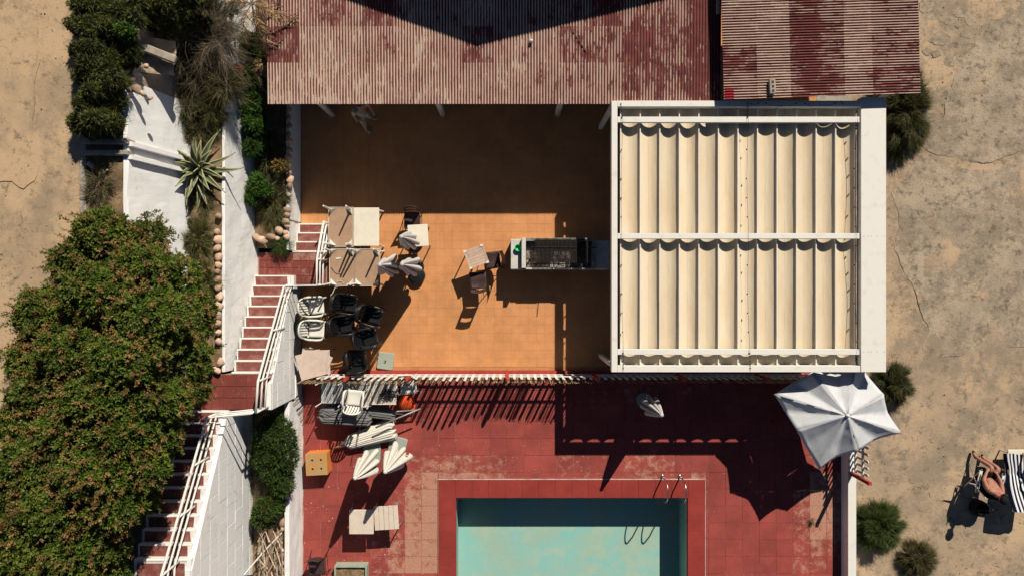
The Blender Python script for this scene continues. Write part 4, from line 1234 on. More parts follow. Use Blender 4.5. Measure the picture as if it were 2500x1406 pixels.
o = thing('parasol_plate', 'black round parasol foot standing behind the closed parasols', 'parasol base', (-2.78, .36, 0))
MB().lathe([(.24, 0), (.24, .16), (.20, .20), (.03, .22)], 24).build('foot_drum', BLACK_PLASTIC, o, world=False)

# ------------------------------------------------------------------ big open parasol
OPEN_CANVAS = basic('pale_blue_grey_canvas', (.60, .61, .62), (.50, .515, .53), 4, .45, .75, .05, 100, .9, .1, bump=.1, bscale=30)
op = W(2068, 1014, 2.40)
bp = thing('open_parasol', 'large open pale parasol half under the pergola at the pool deck corner', 'parasol', (op.x, op.y, 0))
rim = [W(1890, 962, 1.90), W(1944, 1049, 2.06), W(2000, 1146, 1.80), W(2097, 1100, 2.04), W(2201, 1056, 1.88), W(2158, 962, 2.10), W(2093, 862, 1.94), W(1985, 906, 2.06)]
top = Vector((op.x, op.y, 2.42))
NP, NRr = 10, 12
for k in range(8):
    a, b = rim[k], rim[(k + 1) % 8]; P = []
    for j in range(NRr + 1):
        f = .03 + .97 * j / NRr; row = []
        for i in range(NP + 1):
            u = i / NP
            e = a.lerp(b, u)
            p = top.lerp(e, f)
            s = 4 * u * (1 - u)
            sv = (1 - abs(2 * u - 1)) ** .85
            p.z += -.26 * sv * f * (1 - .35 * f ** 3) + .015 * fbm(p.x * 2 + k, p.y * 2, 2.0, k)
            inward = (top - e); inward.z = 0
            p += inward * .03 * s * f ** 3
            row.append(tuple(p))
        P.append(row)
    o = MB().grid(P).build('canopy_panel', OPEN_CANVAS, bp, smooth=True)
    md = o.modifiers.new('solid', 'SOLIDIFY'); md.thickness = .004
    MB().tube([top + Vector((0, 0, -.07)), a + Vector((0, 0, -.03))], .010, 6).build('rib', GREY_METAL, bp)
MB().lathe([(.05, 2.40), (.055, 2.43), (.03, 2.46), (.012, 2.50)], 14, (0, 0, 0)).build('cap', UMB_WHITE, bp, world=False, smooth=True)
MB().tube([(0, 0, 0), (0, 0, 2.4)], .024, 10).build('pole', GREY_METAL, bp, world=False, smooth=True)
bevel(MB().box(-.27, .27, -.27, .27, 0, .08).build('base', BASE_GREEN, bp, world=False), .02)

# ------------------------------------------------------------------ barbecue
BLOCK_WHITE = basic('pale_concrete', (.66, .63, .57), (.55, .52, .47), 5, .4, .7, .10, 80, .9, bump=.3)
BBQ_DARK = basic('sooty_concrete', (.34, .31, .28), (.17, .15, .135), 5, .4, .65, .2, 60, .9, bump=.4)
SOOT_BRICK = basic('sooty_fire_brick', (.30, .23, .18), (.12, .09, .075), 7, .4, .65, .25, 50, .95, bump=.5, rnd=.3, c3=(.5, .40, .30), s3=9)
bx = -.035; by0, by1 = .53, 1.37
bq = thing('barbecue', 'long masonry barbecue with a pale side shelf and an open fire box', 'barbecue', (1.35, .95, 0))
bevel(MB().box(bx, bx + .30, by0, by1, 0, .82).build('side_shelf', BLOCK_WHITE, bq), .01)
bevel(MB().box(bx + .302, 2.34, by0, by1, 0, .74).build('base', BBQ_DARK, bq), .01)
bevel(MB().box(2.342, 2.74, by0, by1 - .04, 0, .84).build('side_shelf', BLOCK_WHITE, bq), .01)
bevel(MB().box(bx + .302, bx + .42, by0 + .02, by1 + .02, .74, 1.02).build('fire_wall', BLOCK_WHITE, bq), .008)
bevel(MB().box(2.24, 2.338, by0 + .02, by1 + .02, .74, .98).build('fire_wall', BBQ_DARK, bq), .008)
bevel(MB().box(bx + .422, 2.238, by1 - .07, by1 + .02, .74, 1.00).build('fire_wall', BBQ_DARK, bq), .008)
bevel(MB().box(bx + .422, 2.238, by0 - .012, by0 + .035, .70, .86).build('front_lip', BLOCK_WHITE, bq), .008)
yy = by0 + .05; rr_ = 0
while yy < by1 - .1:
    xx = bx + .43 - (.11 if rr_ % 2 else 0)
    while xx < 2.22:
        a, b = max(xx, bx + .43), min(xx + .215, 2.22)
        if b - a > .05: bevel(MB().box(a + .004, b - .004, yy + .004, min(yy + .11, by1 - .075) - .004, .73, .765 + random.uniform(-.004, .006)).build('fire_brick', SOOT_BRICK, bq), .004)
        xx += .22
    yy += .112; rr_ += 1
def grate(label, x0, x1, y0, y1, z, n, tilt=0):
    r = thing('grill_grate', label, 'grill grate', ((x0 + x1) / 2, (y0 + y1) / 2, z), tilt, 'iron grates over the fire box')
    w, d = (x1 - x0) / 2, (y1 - y0) / 2
    m = MB()
    for s in (-1, 1):
        m.tube([(-w, s * d, 0), (w, s * d, 0)], .010, 6); m.tube([(s * w, -d, 0), (s * w, d, 0)], .010, 6)
    m.build('frame', RUST_IRON, r, world=False)
    b = MB()
    for k in range(1, n):
        x = -w + 2 * w * k / n; b.tube([(x, -d, .008), (x, d, .008)], .0125, 5)
    b.tube([(-w, 0, -.01), (w, 0, -.01)], .009, 6)
    b.build('bars', RUST_IRON, r, world=False)
    for s in (-1, 1): MB().tube([(s * w * .8, -d * .9, 0), (s * w * .8, -d * .9, -.22)], .010, 6).build('foot', RUST_IRON, r, world=False)
    return r
grate('black iron grate over the western half of the fire box', .66, 1.28, .70, 1.36, 1.03, 17)
grate('black iron grate with pale worn bars in the middle of the fire box', 1.30, 1.66, .72, 1.36, 1.03, 10, R(1))
grate('black iron grate over the eastern half of the fire box', 1.68, 2.14, .70, 1.35, 1.03, 12, R(-1))
def rod(label, a, b, r=.012):
    tag(MB().tube([a, b], r, 6).build('iron_rod', RUST_IRON), label, 'iron rod', 'iron rods on the barbecue')
rod('long iron rod lying across all three grates', (.50, 1.13, 1.06), (2.36, 1.12, 1.06), .011)
rod('long iron rod lying low along the front of the fire box', (.40, .66, .90), (1.70, .68, .96), .013)
rod('slanting iron rod at the west end of the fire box', (.40, .63, .90), (.66, 1.10, 1.06), .012)
rod('short iron rod leaning at the front of the middle grate', (1.28, .66, .95), (1.42, .60, 1.30), .012)
o = thing('meat_crank', 'bent iron crank sticking out of the west side of the barbecue', 'crank', (0, .9, .8))
MB().tube([(.02, .62, .78), (-.10, .62, .74), (-.10, .62, .42), (-.22, .62, .40)], .011, 6).build('crank_bar', RUST_IRON, o)
o = thing('ash_tray', 'pale metal tray lying in the front of the fire box', 'tray', (1.4, .62, .77))
bevel(MB().box(1.06, 1.50, .575, .72, .77, .79).build('tray_body', CREAM_TOP, o), .004)
p = W(1265, 606, .84)
bw_ = thing('bowl', 'bright green plastic bowl on the pale shelf of the barbecue', 'bowl', (p.x, p.y, .82))
MB().lathe([(.045, 0), (.075, .03), (.095, .085), (.100, .10), (.090, .10), (.070, .035), (.042, .010)], 24).build('bowl_body', GREEN_BOWL, bw_, world=False, smooth=True)

# ------------------------------------------------------------------ things piled south of the fence
def upturned(label, px0, px1, py0, py1, z, legh, slats=7, mat=UMB_GREY, legm=WHITE_PLASTIC, zb=.40, frame=None):
    a, b = W(px0, py1, z), W(px1, py0, z)
    r = thing('garden_table', label, 'table', ((a.x + b.x) / 2, (a.y + b.y) / 2, 0), 0, 'grey slatted garden tables below the fence')
    for k in range(slats):
        x0 = a.x + (b.x - a.x) * k / slats; x1 = a.x + (b.x - a.x) * (k + 1) / slats
        bevel(MB().box(x0 + .003, x1 - .003, a.y, b.y, z - .02, z + random.uniform(-.002, .002)).build('slat', mat, r), .002)
    fm = MB()
    for (x0, x1, y0, y1) in ((a.x - .02, a.x, a.y, b.y), (b.x, b.x + .02, a.y, b.y), (a.x - .02, b.x + .02, a.y - .02, a.y), (a.x - .02, b.x + .02, b.y, b.y + .02)):
        fm.box(x0, x1, y0, y1, z - .03, z + .012)
    fm.build('frame', frame or DARK_METAL, r)
    for (x, sx) in ((a.x + .02, -1), (b.x - .02, 1)):
        for (y, sy) in ((a.y + .02, -1), (b.y - .02, 1)):
            if legh > 0: MB().tube([(x, y, z), (x + sx * .02, y + sy * .02, z + legh)], [.014, .018], 6).build('leg', legm, r)
            MB().tube([(x, y, 0), (x, y, z - .02)], .016, 6).build('support', frame or DARK_METAL, r)
    return r
SLAT_GREY = basic('grey_slat', (.50, .49, .47), (.38, .38, .37), 7, .4, .7, .08, 70, .8, coord='obj', rnd=.15)
SLAT_PALE = basic('pale_slat', (.60, .55, .47), (.50, .46, .40), 7, .4, .7, .08, 70, .8, coord='obj', rnd=.1)
upturned('upturned grey slatted table with a black frame, westernmost under the fence', 784, 838, 932, 984, .62, .55, 7, SLAT_GREY)
upturned('pale slatted table under the white chair with its long legs up', 843, 904, 932, 990, .66, .45, 8, SLAT_PALE, frame=CREAM_TOP)
upturned('grey slatted table with a black cable on it', 909, 966, 930, 985, .70, 0, 8, SLAT_PALE, frame=CREAM_TOP)
c = W(872, 966, .70)
armchair(WHITE_PLASTIC, 'white slotted plastic chair standing on the pale slatted table under the fence', c.x + .02, c.y - .02, .665, R(84), 'white plastic chairs below the fence')
c = W(994, 943, .45)
armchair(WHITE_PLASTIC, 'white slotted plastic chair in the fence shade beside the orange buoy', c.x, c.y + .02, .0, R(-84), 'white plastic chairs below the fence')
# black cable coil
pts = []
c = W(946, 962, .72)
for k in range(90):
    a = k * .42; rr_ = .10 + .045 * math.sin(k * 1.7) + .02 * math.sin(k * .6)
    pts.append((c.x + rr_ * math.cos(a) * 1.5 + .05 * math.sin(k * .13), c.y + rr_ * math.sin(a) + .03 * math.cos(k * .21), .72 + .02 * (k % 5) / 5 + .0006 * k))
pts += [(c.x + .30, c.y - .03, .74), tuple(W(972, 972, .62))]
tag(MB().tube(pts, .011, 6).build('cable_coil', BLACK_PLASTIC, smooth=True), 'tangled black cable on the grey slatted table beside the orange buoy', 'cable')
b = thing('buoy', 'round orange buoy with a rope eye below the picket fence', 'buoy', tuple(W(992, 981, .3).xy) + (0.27,))
prof = [(.235 * math.sin(math.pi * k / 14), -.235 * math.cos(math.pi * k / 14)) for k in range(15)]
prof[0] = (.01, -.235); prof[-1] = (.01, .235)
MB().lathe(prof, 28).build('buoy_ball', ORANGE_BALL, b, world=False, smooth=True)
m = MB().tube([(.17 + .06 * math.cos(a), -.16 + .06 * math.sin(a), -.05) for a in [2 * math.pi * k / 12 for k in range(13)]], .020, 6)
m.build('rope_eye', ORANGE_BALL, b, world=False, smooth=True)
MB().tube([(-.20, .12, .05), (-.26, .10, .10), (-.29, .02, .02)], .012, 6).build('rope', BLACK_PLASTIC, b, world=False)
o = bpy.data.objects
# two collapsed parasols lying down
def lying(label, pa, pb, r0, r1, flat, seed, mat, name='folded_parasol'):
    rr = random.Random(seed)
    d = pb - pa; L = d.length
    mid = (pa + pb) / 2
    r = thing(name, label, 'parasol', (mid.x, mid.y, min(pa.z, pb.z)), 0, 'folded parasols lying on the pool deck')
    M4 = Matrix.Translation(pa) @ d.to_track_quat('X', 'Z').to_matrix().to_4x4()
    n, K = 120, 26; P = []
    phs = [rr.uniform(0, 6.28) for _ in range(4)]
    for j in range(K + 1):
        f = j / K; rad = r0 + (r1 - r0) * f; row = []
        env = min(1, f * 9 + .35) * min(1, (1 - f) * 9 + .6)
        for i in range(n + 1):
            a = 2 * math.pi * i / n
            q = 1 + .15 * abs(math.sin(6 * a + phs[0] + .9 * math.sin(f * 2.2))) + .13 * abs(math.sin(13 * a + phs[1] + 1.5 * f)) + .07 * math.sin(23 * a + phs[3] + 2 * f) - .14 + .05 * math.sin(5 * a + phs[2])
            rd = rad * q * env
            row.append(M4 @ Vector((f * L + .05 * math.sin(7 * a + phs[3]) * (1 if f > .9 or f < .1 else 0), rd * math.cos(a), max(-rad * flat * .9, rd * math.sin(a) * flat))))
        P.append(row)
    MB().grid(P).build('canopy', mat, r, smooth=True)
    return r, M4, L
za = .42
r1, M1, L1_ = lying('grey folded parasol lying lengthwise in front of the slatted tables, tied with black cord', W(782, 1011, za), W(905, 1016, za), .25, .27, .5, 4, DARK_CANVAS)
MB().tube([W(775, 1018, za), W(1020, 1000, za - .05)], .022, 8).build('pole', GREY_METAL, r1, smooth=True)
MB().tube([W(826, 1000, za + .17), W(823, 1018, za + .19), W(828, 1034, za + .12), W(836, 1042, za)], .010, 5).build('tie_cord', BLACK_PLASTIC, r1)
MB().tube([W(786, 1000, za + .19), W(806, 1010, za + .2), W(826, 1004, za + .2), W(832, 1000, za + .2)], .008, 5).build('tie_cord', BLACK_PLASTIC, r1)
r1b, _, _ = lying('narrow grey parasol sleeve lying behind the grey folded parasol', W(895, 1003, .40), W(962, 1014, .36), .15, .13, .6, 8, DARK_CANVAS)
MB().tube([W(900, 1005, .5), W(985, 1010, .3)], .016, 8).build('pole', GREY_METAL, r1b, smooth=True)
r2, M2, L2_ = lying('cream folded parasol lying slanted on the red deck below the grey one', W(846, 1082, .20), W(962, 1046, .22), .17, .29, .42, 6, UMB_WHITE)
for k in range(8):
    a = W(823 + 2 * k, 1090 - 1.4 * k, .12 + .02 * (k % 3)); b_ = W(850 + 4 * (k % 4), 1066 + 4 * (k % 3), .25)
    MB().tube([a, b_], .010, 6).build('rib', STEEL, r2, smooth=True)
MB().tube([W(818, 1092, .12), W(852, 1082, .14)], .045, 10).build('hub', STEEL, r2, smooth=True)
o = tag(MB().tube([W(917, 1043, .62), W(1026, 997, .62)], [.026, .020], 8).build('loose_pole', GREY_METAL, smooth=True), 'bare grey pole leaning over the folded parasols towards the fence shade', 'pole')
o = tag(MB().tube([W(880, 1036, .5), W(868, 1100, .5)], .010, 6).build('thin_rod', DARK_METAL), 'thin dark rod sticking out across the cream folded parasol', 'rod')
o = thing('cushion_pile', 'flattened pale cushions under the grey folded parasol', 'cushions', (W(840, 1000, .2).x, W(840, 1000, .2).y, 0))
for k in range(4):
    c = W(842 + 12 * k, 998 + 8 * (k % 2), .2)
    bevel(MB().box(c.x - .22, c.x + .22, c.y - .2, c.y + .2, .02 + .07 * (k % 2), .08 + .07 * (k % 2), rz=.2 * k).build('cushion', UMB_GREY, o), .02, 2)

# orange box
c = W(772.5, 1133, .47)
ob = thing('speaker_box', 'orange box with a worn wooden top pierced by four round holes', 'box', (c.x, c.y, 0), R(3))
TOPW = basic('worn_orange_wood', (.46, .30, .13), (.56, .26, .08), 7, .40, .66, .15, 60, .85, c3=(.36, .30, .19), s3=5)
MB().box(-.305, .305, -.305, .305, 0, .44).build('box_body', ORANGE_PAINT, ob, world=False)
def plate_with_holes(w, z0, z1, holes, hr, n=16):
    bm = bmesh.new()
    bmesh.ops.create_cube(bm, size=1, matrix=Matrix.Translation((0, 0, (z0 + z1) / 2)) @ Matrix.Diagonal((2 * w, 2 * w, z1 - z0, 1)))
    me = bpy.data.meshes.new('box_top'); bm.to_mesh(me); bm.free(); return me
HOLES = [(-.12, -.13), (.13, -.13), (-.12, .12), (.13, .12)]
# the top is four boards' worth of faces around real round holes
bm = bmesh.new(); w = .31; ntop = 24
outer = []
cells = {(-1, -1): HOLES[0], (1, -1): HOLES[1], (-1, 1): HOLES[2], (1, 1): HOLES[3]}
m = MB()
for (sx, sy), (hx, hy) in cells.items():
    x0, x1 = sorted((0, sx * w)); y0, y1 = sorted((0, sy * w))
    ring = []; sq = []
    for k in range(ntop):
        a = 2 * math.pi * k / ntop; ca, sa = math.cos(a), math.sin(a)
        ring.append((hx + .034 * ca, hy + .034 * sa))
        tmax = min(((x1 - hx) / ca if ca > 1e-6 else 9), ((x0 - hx) / ca if ca < -1e-6 else 9), ((y1 - hy) / sa if sa > 1e-6 else 9), ((y0 - hy) / sa if sa < -1e-6 else 9))
        sq.append((hx + ca * tmax, hy + sa * tmax))
    for (cx_, cy_) in ((x0, y0), (x1, y0), (x1, y1), (x0, y1)):      # snap corners
        k = min(range(ntop), key=lambda i: (sq[i][0] - cx_) ** 2 + (sq[i][1] - cy_) ** 2); sq[k] = (cx_, cy_)
    vs = [(p[0], p[1], .47) for p in sq] + [(p[0], p[1], .47) for p in ring] + [(p[0], p[1], .442) for p in ring]
    fs = []
    for k in range(ntop):
        j = (k + 1) % ntop
        fs += [(k, j, ntop + j, ntop + k), (ntop + k, ntop + j, 2 * ntop + j, 2 * ntop + k)]
    m.add(vs, fs)
m.add([(-w, -w, .443), (w, -w, .443), (w, w, .443), (-w, w, .443), (-w, -w, .47), (w, -w, .47), (w, w, .47), (-w, w, .47)], [(0, 1, 5, 4), (1, 2, 6, 5), (2, 3, 7, 6), (3, 0, 4, 7)])
m.build('box_top', TOPW, ob, world=False)
for (hx, hy) in HOLES:
    MB().lathe([(.034, .4405), (.033, .4415)], 16, (hx, hy, 0)).build('hole_shade_disc', BLACK_PLASTIC, ob, world=False)  # black discs colour in the shade at the bottom of the drillings

# green-rimmed sand box at the bottom edge
c = W(856, 1406, .22)
sb = thing('planter_box', 'green-rimmed box of dry earth cut by the bottom edge', 'box', (c.x, c.y - .1, 0))
GREENB = basic('faded_green_paint', (.30, .38, .29), (.40, .40, .30), 7, .4, .65, .2, 50, .85)
x0, x1, y1 = W(816, 0, .3).x, W(895, 0, .3).x, W(0, 1381, .3).y
for (a, b, cc, d) in ((x0, x0 + .04, y1 - .8, y1), (x1 - .04, x1, y1 - .8, y1), (x0 + .041, x1 - .041, y1 - .04, y1), (x0 + .041, x1 - .041, y1 - .8, y1 - .76)):
    MB().box(a, b, cc, d, 0, .30).build('side_board', GREENB, sb)
terrain('earth_fill', x0 + .04, x1 - .04, y1 - .76, y1 - .04, .22, .04, SOIL, .04, 5, 2, parent=None).parent = sb
for v in bpy.data.objects['earth_fill'].data.vertices: v.co -= sb.location

# ------------------------------------------------------------------ folded flotsam on the deck
m = MB()
for k in range(130):
    while True:
        px, py = random.uniform(742, 1110), random.uniform(1080, 1404)
        if not (845 < px < 985 and 1225 < py < 1305): break
    p = W(px, py); s = random.uniform(.003, .013)
    m.box(p.x - s, p.x + s, p.y - s * .6, p.y + s * .6, .001, .005, rz=random.uniform(0, 3))
for k in range(60):
    p = W(random.uniform(1120, 2030), random.uniform(1070, 1160)); s = random.uniform(.004, .010)
    m.box(p.x - s, p.x + s, p.y - s * .6, p.y + s * .6, .001, .005, rz=random.uniform(0, 3))
tag(m.build('paint_flakes', CREAM_TOP), 'scattered pale paint flakes on the red deck', 'flakes', kind='stuff')

m = MB(); rp = random.Random(12)
for k in range(900):
    if k < 620:
        px, py = rp.uniform(2095, 2520), rp.uniform(-20, 1420)
        if rp.random() < .4: px, py = rp.gauss(2400, 60), rp.gauss(160, 120)
        z = -.03
    else:
        px, py = rp.uniform(-20, 196), rp.uniform(-20, 900); z = ZR
    p = W(px, py, z); s_ = rp.uniform(.006, .022) * (1.6 if rp.random() < .08 else 1)
    a0 = rp.uniform(0, 6)
    pts = [(p.x + s_ * rp.uniform(.7, 1.2) * math.cos(a0 + q * 1.2566), p.y + s_ * rp.uniform(.6, 1.1) * math.sin(a0 + q * 1.2566)) for q in range(5)]
    b = len(m.v)
    m.add([(x, y, z - .01) for x, y in pts] + [(p.x + s_ * .1, p.y, z + s_ * .9 + .012)], [(q, (q + 1) % 5, 5) for q in range(5)])
tag(m.build('pebbles', STONE), 'loose pebbles scattered over the sandy ground and the road', 'pebbles', kind='stuff')
m = MB()
for k in range(46):
    px, py = rp.uniform(2100, 2500), rp.uniform(930, 1400); p = W(px, py, -.02); a0 = rp.uniform(0, 6.28); L = rp.uniform(.05, .16)
    m.tube([(p.x, p.y, -.015), (p.x + L * .5 * math.cos(a0) + .01, p.y + L * .5 * math.sin(a0), -.01), (p.x + L * math.cos(a0 + .4), p.y + L * math.sin(a0 + .4), -.012)], .004, 4)
tag(m.build('twigs', WOOD_BROWN), 'thin dry twigs lying on the sandy ground', 'twigs', kind='stuff')
# ------------------------------------------------------------------ plants
def leaf_material(name, cols, trans=.12, rough=.55, spec=.25):
    t = NT(name)
    g = t.add('ShaderNodeNewGeometry')
    cr = t.add('ShaderNodeValToRGB'); cr.color_ramp.interpolation = 'LINEAR'
    el = cr.color_ramp.elements
    while len(el) < len(cols): el.new(.5)
    for i, c in enumerate(cols):
        el[i].position = i / (len(cols) - 1); el[i].color = (*c, 1)
    t.link(g.outputs['Random Per Island'], cr.inputs[0])
    n = t.rng(t.noise(g.outputs['Position'], 1.6, 4), .35, .65, .75, 1.25)
    c = t.mix(1.0, cr.outputs[0], n, 'MULTIPLY')
    t.done(c, rough, spec)
    tr = t.add('ShaderNodeBsdfTranslucent'); t.link(c, tr.inputs['Color'])
    ms = t.add('ShaderNodeMixShader'); ms.inputs[0].default_value = trans
    t.link(t.b.outputs[0], ms.inputs[1]); t.link(tr.outputs[0], ms.inputs[2]); t.link(ms.outputs[0], t.n['Material Output'].inputs[0])
    return t.m
LEAF_GREEN = leaf_material('leaf_green', [(.032, .080, .008), (.068, .122, .012), (.115, .150, .018), (.046, .100, .009)])
LEAF_OLIVE = leaf_material('leaf_olive', [(.100, .132, .016), (.150, .168, .026), (.120, .135, .022)])
LEAF_RUST = leaf_material('leaf_rust', [(.22, .135, .038), (.28, .175, .06), (.25, .11, .042), (.18, .15, .034)])
LEAF_DARK = leaf_material('leaf_dark', [(.022, .034, .012), (.038, .052, .016), (.030, .040, .014)])
LEAF_BRIGHT = leaf_material('leaf_bright', [(.035, .105, .016), (.055, .14, .022), (.030, .080, .012)])
LEAF_SUCC = leaf_material('leaf_succulent', [(.040, .055, .018), (.070, .075, .026), (.095, .080, .036), (.050, .062, .016)], .05, .6)
TWIG_GREY = leaf_material('twig_grey', [(.20, .155, .11), (.30, .24, .17), (.15, .11, .08), (.25, .19, .12)], .05, .9)
TWIG_TAN = leaf_material('twig_tan', [(.42, .27, .13), (.50, .34, .18), (.33, .20, .09)], .1, .9)
STRAW = leaf_material('straw', [(.13, .115, .045), (.19, .16, .07), (.10, .095, .03), (.22, .17, .085)], .15, .8)
TAMARISK = leaf_material('tamarisk', [(.050, .070, .018), (.080, .095, .026), (.060, .075, .020), (.10, .095, .035)], .2, .7)
TAMARISK_G = leaf_material('tamarisk_green', [(.050, .092, .016), (.080, .125, .026), (.058, .098, .018), (.10, .12, .035)], .2, .7)
TAMARISK_DRY = leaf_material('tamarisk_dry', [(.13, .095, .045), (.17, .13, .065), (.10, .08, .03), (.08, .075, .025)], .1, .8)

def unit(v): return v / np.maximum(np.linalg.norm(v, axis=1, keepdims=True), 1e-9)
def mesh_np(name, verts, faces, mats, midx, parent):
    me = bpy.data.meshes.new(name)
    if parent is not None: verts = verts - np.array(parent.location)[None, :]
    nv, nf, k = len(verts), len(faces), faces.shape[1]
    me.vertices.add(nv); me.vertices.foreach_set('co', verts.astype(np.float32).ravel())
    me.loops.add(nf * k); me.loops.foreach_set('vertex_index', faces.astype(np.int32).ravel())
    me.polygons.add(nf); me.polygons.foreach_set('loop_start', (np.arange(nf) * k).astype(np.int32))
    for mt in mats: me.materials.append(mt)
    me.polygons.foreach_set('material_index', midx.astype(np.int32))
    me.update(calc_edges=True); me.validate()
    o = bpy.data.objects.new(name, me); COL.objects.link(o)
    if parent is not None: o.parent = parent
    return o
def leaves(name, base, axis, k, L, Wd, mats, midx, parent, spread=(.5, 1.3), droop=.2, lvar=.35):
    """k leaves around every sprig; each leaf is a folded rhombus"""
    N = len(base)
    b = np.repeat(base, k, 0); a = np.repeat(unit(axis), k, 0); mi = np.repeat(midx, k)
    M = len(b)
    r = RNG.normal(size=(M, 3)); p = unit(r - a * np.sum(r * a, 1, keepdims=True))
    th = RNG.uniform(spread[0], spread[1], (M, 1))
    d = a * np.cos(th) + p * np.sin(th)
    ln = L * RNG.uniform(1 - lvar, 1 + lvar, (M, 1)); wd = Wd * RNG.uniform(.75, 1.25, (M, 1))
    s = unit(np.cross(d, a + .3 * RNG.normal(size=(M, 3)))); n = np.cross(s, d)
    st = b + d * ln * .08 + a * RNG.uniform(-.5, .5, (M, 1)) * L
    mid = st + d * ln * .5
    tip = st + d * ln; tip[:, 2] -= (droop * ln)[:, 0]
    v = np.stack([st, mid + s * wd * .5 + n * wd * .12, tip, mid - s * wd * .5 + n * wd * .12], 1).reshape(-1, 3)
    f = np.arange(4 * M).reshape(-1, 4)
    return mesh_np(name, v, f, mats, mi, parent)
def strands(name, base, dirn, L, Wd, mats, midx, parent, droop=.3, segs=3, curl=.25, taper=True):
    M = len(base); d = unit(dirn)
    ln = L if isinstance(L, np.ndarray) else np.full((M, 1), L)
    s = unit(np.cross(d, RNG.normal(size=(M, 3))))
    bend = RNG.normal(size=(M, 3)) * curl
    rows = []
    for q in range(segs + 1):
        f = q / segs
        c = base + d * ln * f + bend * ln * f * f * .5
        c[:, 2] -= (droop * ln * f * f)[:, 0]
        w = Wd * (1 - .85 * f if taper else 1)
        rows.append(c - s * w * .5); rows.append(c + s * w * .5)
    v = np.stack(rows, 1).reshape(-1, 3); st = 2 * (segs + 1)
    o = (np.arange(M) * st)[:, None]
    fs = [o + np.array([[2 * q, 2 * q + 1, 2 * q + 3, 2 * q + 2]]) for q in range(segs)]
    f = np.concatenate(fs, 1).reshape(-1, 4)
    return mesh_np(name, v, f, mats, np.repeat(midx, segs), parent)
def lobe_points(lobes, n, inner=.25, zmin=-.35):
    """points and outward normals spread over the skin (and some inside) of overlapping ellipsoids"""
    C = np.array([l[0] for l in lobes], float); Rr = np.array([l[1] for l in lobes], float)
    ar = (Rr[:, 0] * Rr[:, 1] + Rr[:, 0] * Rr[:, 2] + Rr[:, 1] * Rr[:, 2]); pr = ar / ar.sum()
    out_p, out_n, got = [], [], 0
    while got < n:
        m = n * 2; id_ = RNG.choice(len(lobes), m, p=pr)
        d = unit(RNG.normal(size=(m, 3))); d = d[d[:, 2] > zmin]; id_ = id_[:len(d)]
        f = np.where(RNG.random(len(d)) < inner, RNG.uniform(.55, .9, len(d)), RNG.uniform(.88, 1.06, len(d)))[:, None]
        bump = 1 + .10 * np.sin(d[:, :1] * 7 + id_[:, None] * 3) * np.sin(d[:, 1:2] * 8 + id_[:, None])
        p = C[id_] + d * Rr[id_] * f * bump
        q = (p[:, None, :] - C[None]) / Rr[None]
        dist = np.linalg.norm(q, axis=2); dist[np.arange(len(p)), id_] = 9
        keep = dist.min(1) > .80
        out_p.append(p[keep]); out_n.append(unit(d / Rr[id_])[keep]); got += keep.sum()
    return np.concatenate(out_p)[:n], np.concatenate(out_n)[:n]
def wlobe(px, py, z, rx, ry, rz):
    p = W(px, py, z); s = (HCAM - z) / FPX
    return ((p.x, p.y, z), (rx * s, ry * s, rz))
def limbs(root, foot, lobes, r0=.16, mat=BARK):
    foot = Vector(foot)
    c = Vector(np.mean([l[0] for l in lobes], 0)); fork = foot.lerp(c, .45); fork.z = foot.z + (c.z - foot.z) * .4
    MB().tube([foot - Vector((0, 0, .2)), foot.lerp(fork, .5) + Vector((.06, .05, 0)), fork], [r0, r0 * .85, r0 * .7], 10).build('trunk', mat, root, smooth=True)
    for l in lobes:
        e = Vector(l[0]); mid = fork.lerp(e, .5) + Vector((random.uniform(-.1, .1), random.uniform(-.1, .1), -.1))
        MB().tube([fork, mid, e], [r0 * .5, r0 * .3, r0 * .1], 6).build('limb', mat, root, smooth=True)

# big mastic crown over the stairs: two trees grown together
lobesA = [wlobe(*a) for a in [
    (250, 570, 4.9, 62, 60, .55), (200, 640, 4.7, 70, 55, .6), (350, 660, 5.0, 90, 65, .7), (430, 680, 4.0, 60, 55, .6), (250, 720, 5.5, 95, 75, .8),
    (130, 770, 4.9, 85, 70, .7), (370, 780, 5.6, 100, 80, .8), (470, 770, 4.1, 55, 70, .7), (200, 860, 5.6, 100, 75, .8), (90, 880, 4.9, 62, 60, .6),
    (320, 880, 5.9, 95, 75, .8), (440, 880, 4.6, 75, 70, .8), (130, 960, 5.3, 95, 65, .7), (250, 970, 6.0, 95, 65, .7), (370, 980, 5.5, 90, 65, .8), (455, 945, 4.5, 58, 52, .6),
    (300, 600, 4.6, 55, 45, .5), (365, 585, 4.3, 45, 42, .5)]]
lobesB = [wlobe(*a) for a in [
    (70, 1030, 5.2, 70, 60, .6), (180, 1050, 5.8, 90, 60, .7), (300, 1060, 5.9, 90, 60, .7), (385, 1065, 5.3, 60, 60, .6), (95, 1130, 5.6, 100, 65, .7), (230, 1150, 6.1, 95, 70, .7),
    (340, 1140, 5.7, 75, 60, .6), (40, 1220, 5.4, 90, 75, .7), (150, 1240, 5.9, 95, 70, .7), (270, 1230, 5.8, 85, 65, .6), (70, 1330, 5.5, 100, 75, .7), (190, 1330, 5.7, 90, 70, .7),
    (265, 1320, 5.3, 55, 65, .6), (30, 1420, 5.4, 100, 70, .7), (150, 1420, 5.6, 100, 70, .7), (250, 1410, 5.2, 60, 65, .6), (355, 1215, 5.1, 32, 38, .4)]]
treeA = thing('mastic_tree', 'broad mastic tree with rusty shoots beside the middle flight of steps', 'tree', (-9.2, -1.4, 3.0))
treeB = thing('mastic_tree', 'broad mastic tree filling the lower left corner beside the upper flight', 'tree', (-10.2, -5.6, 4.3))
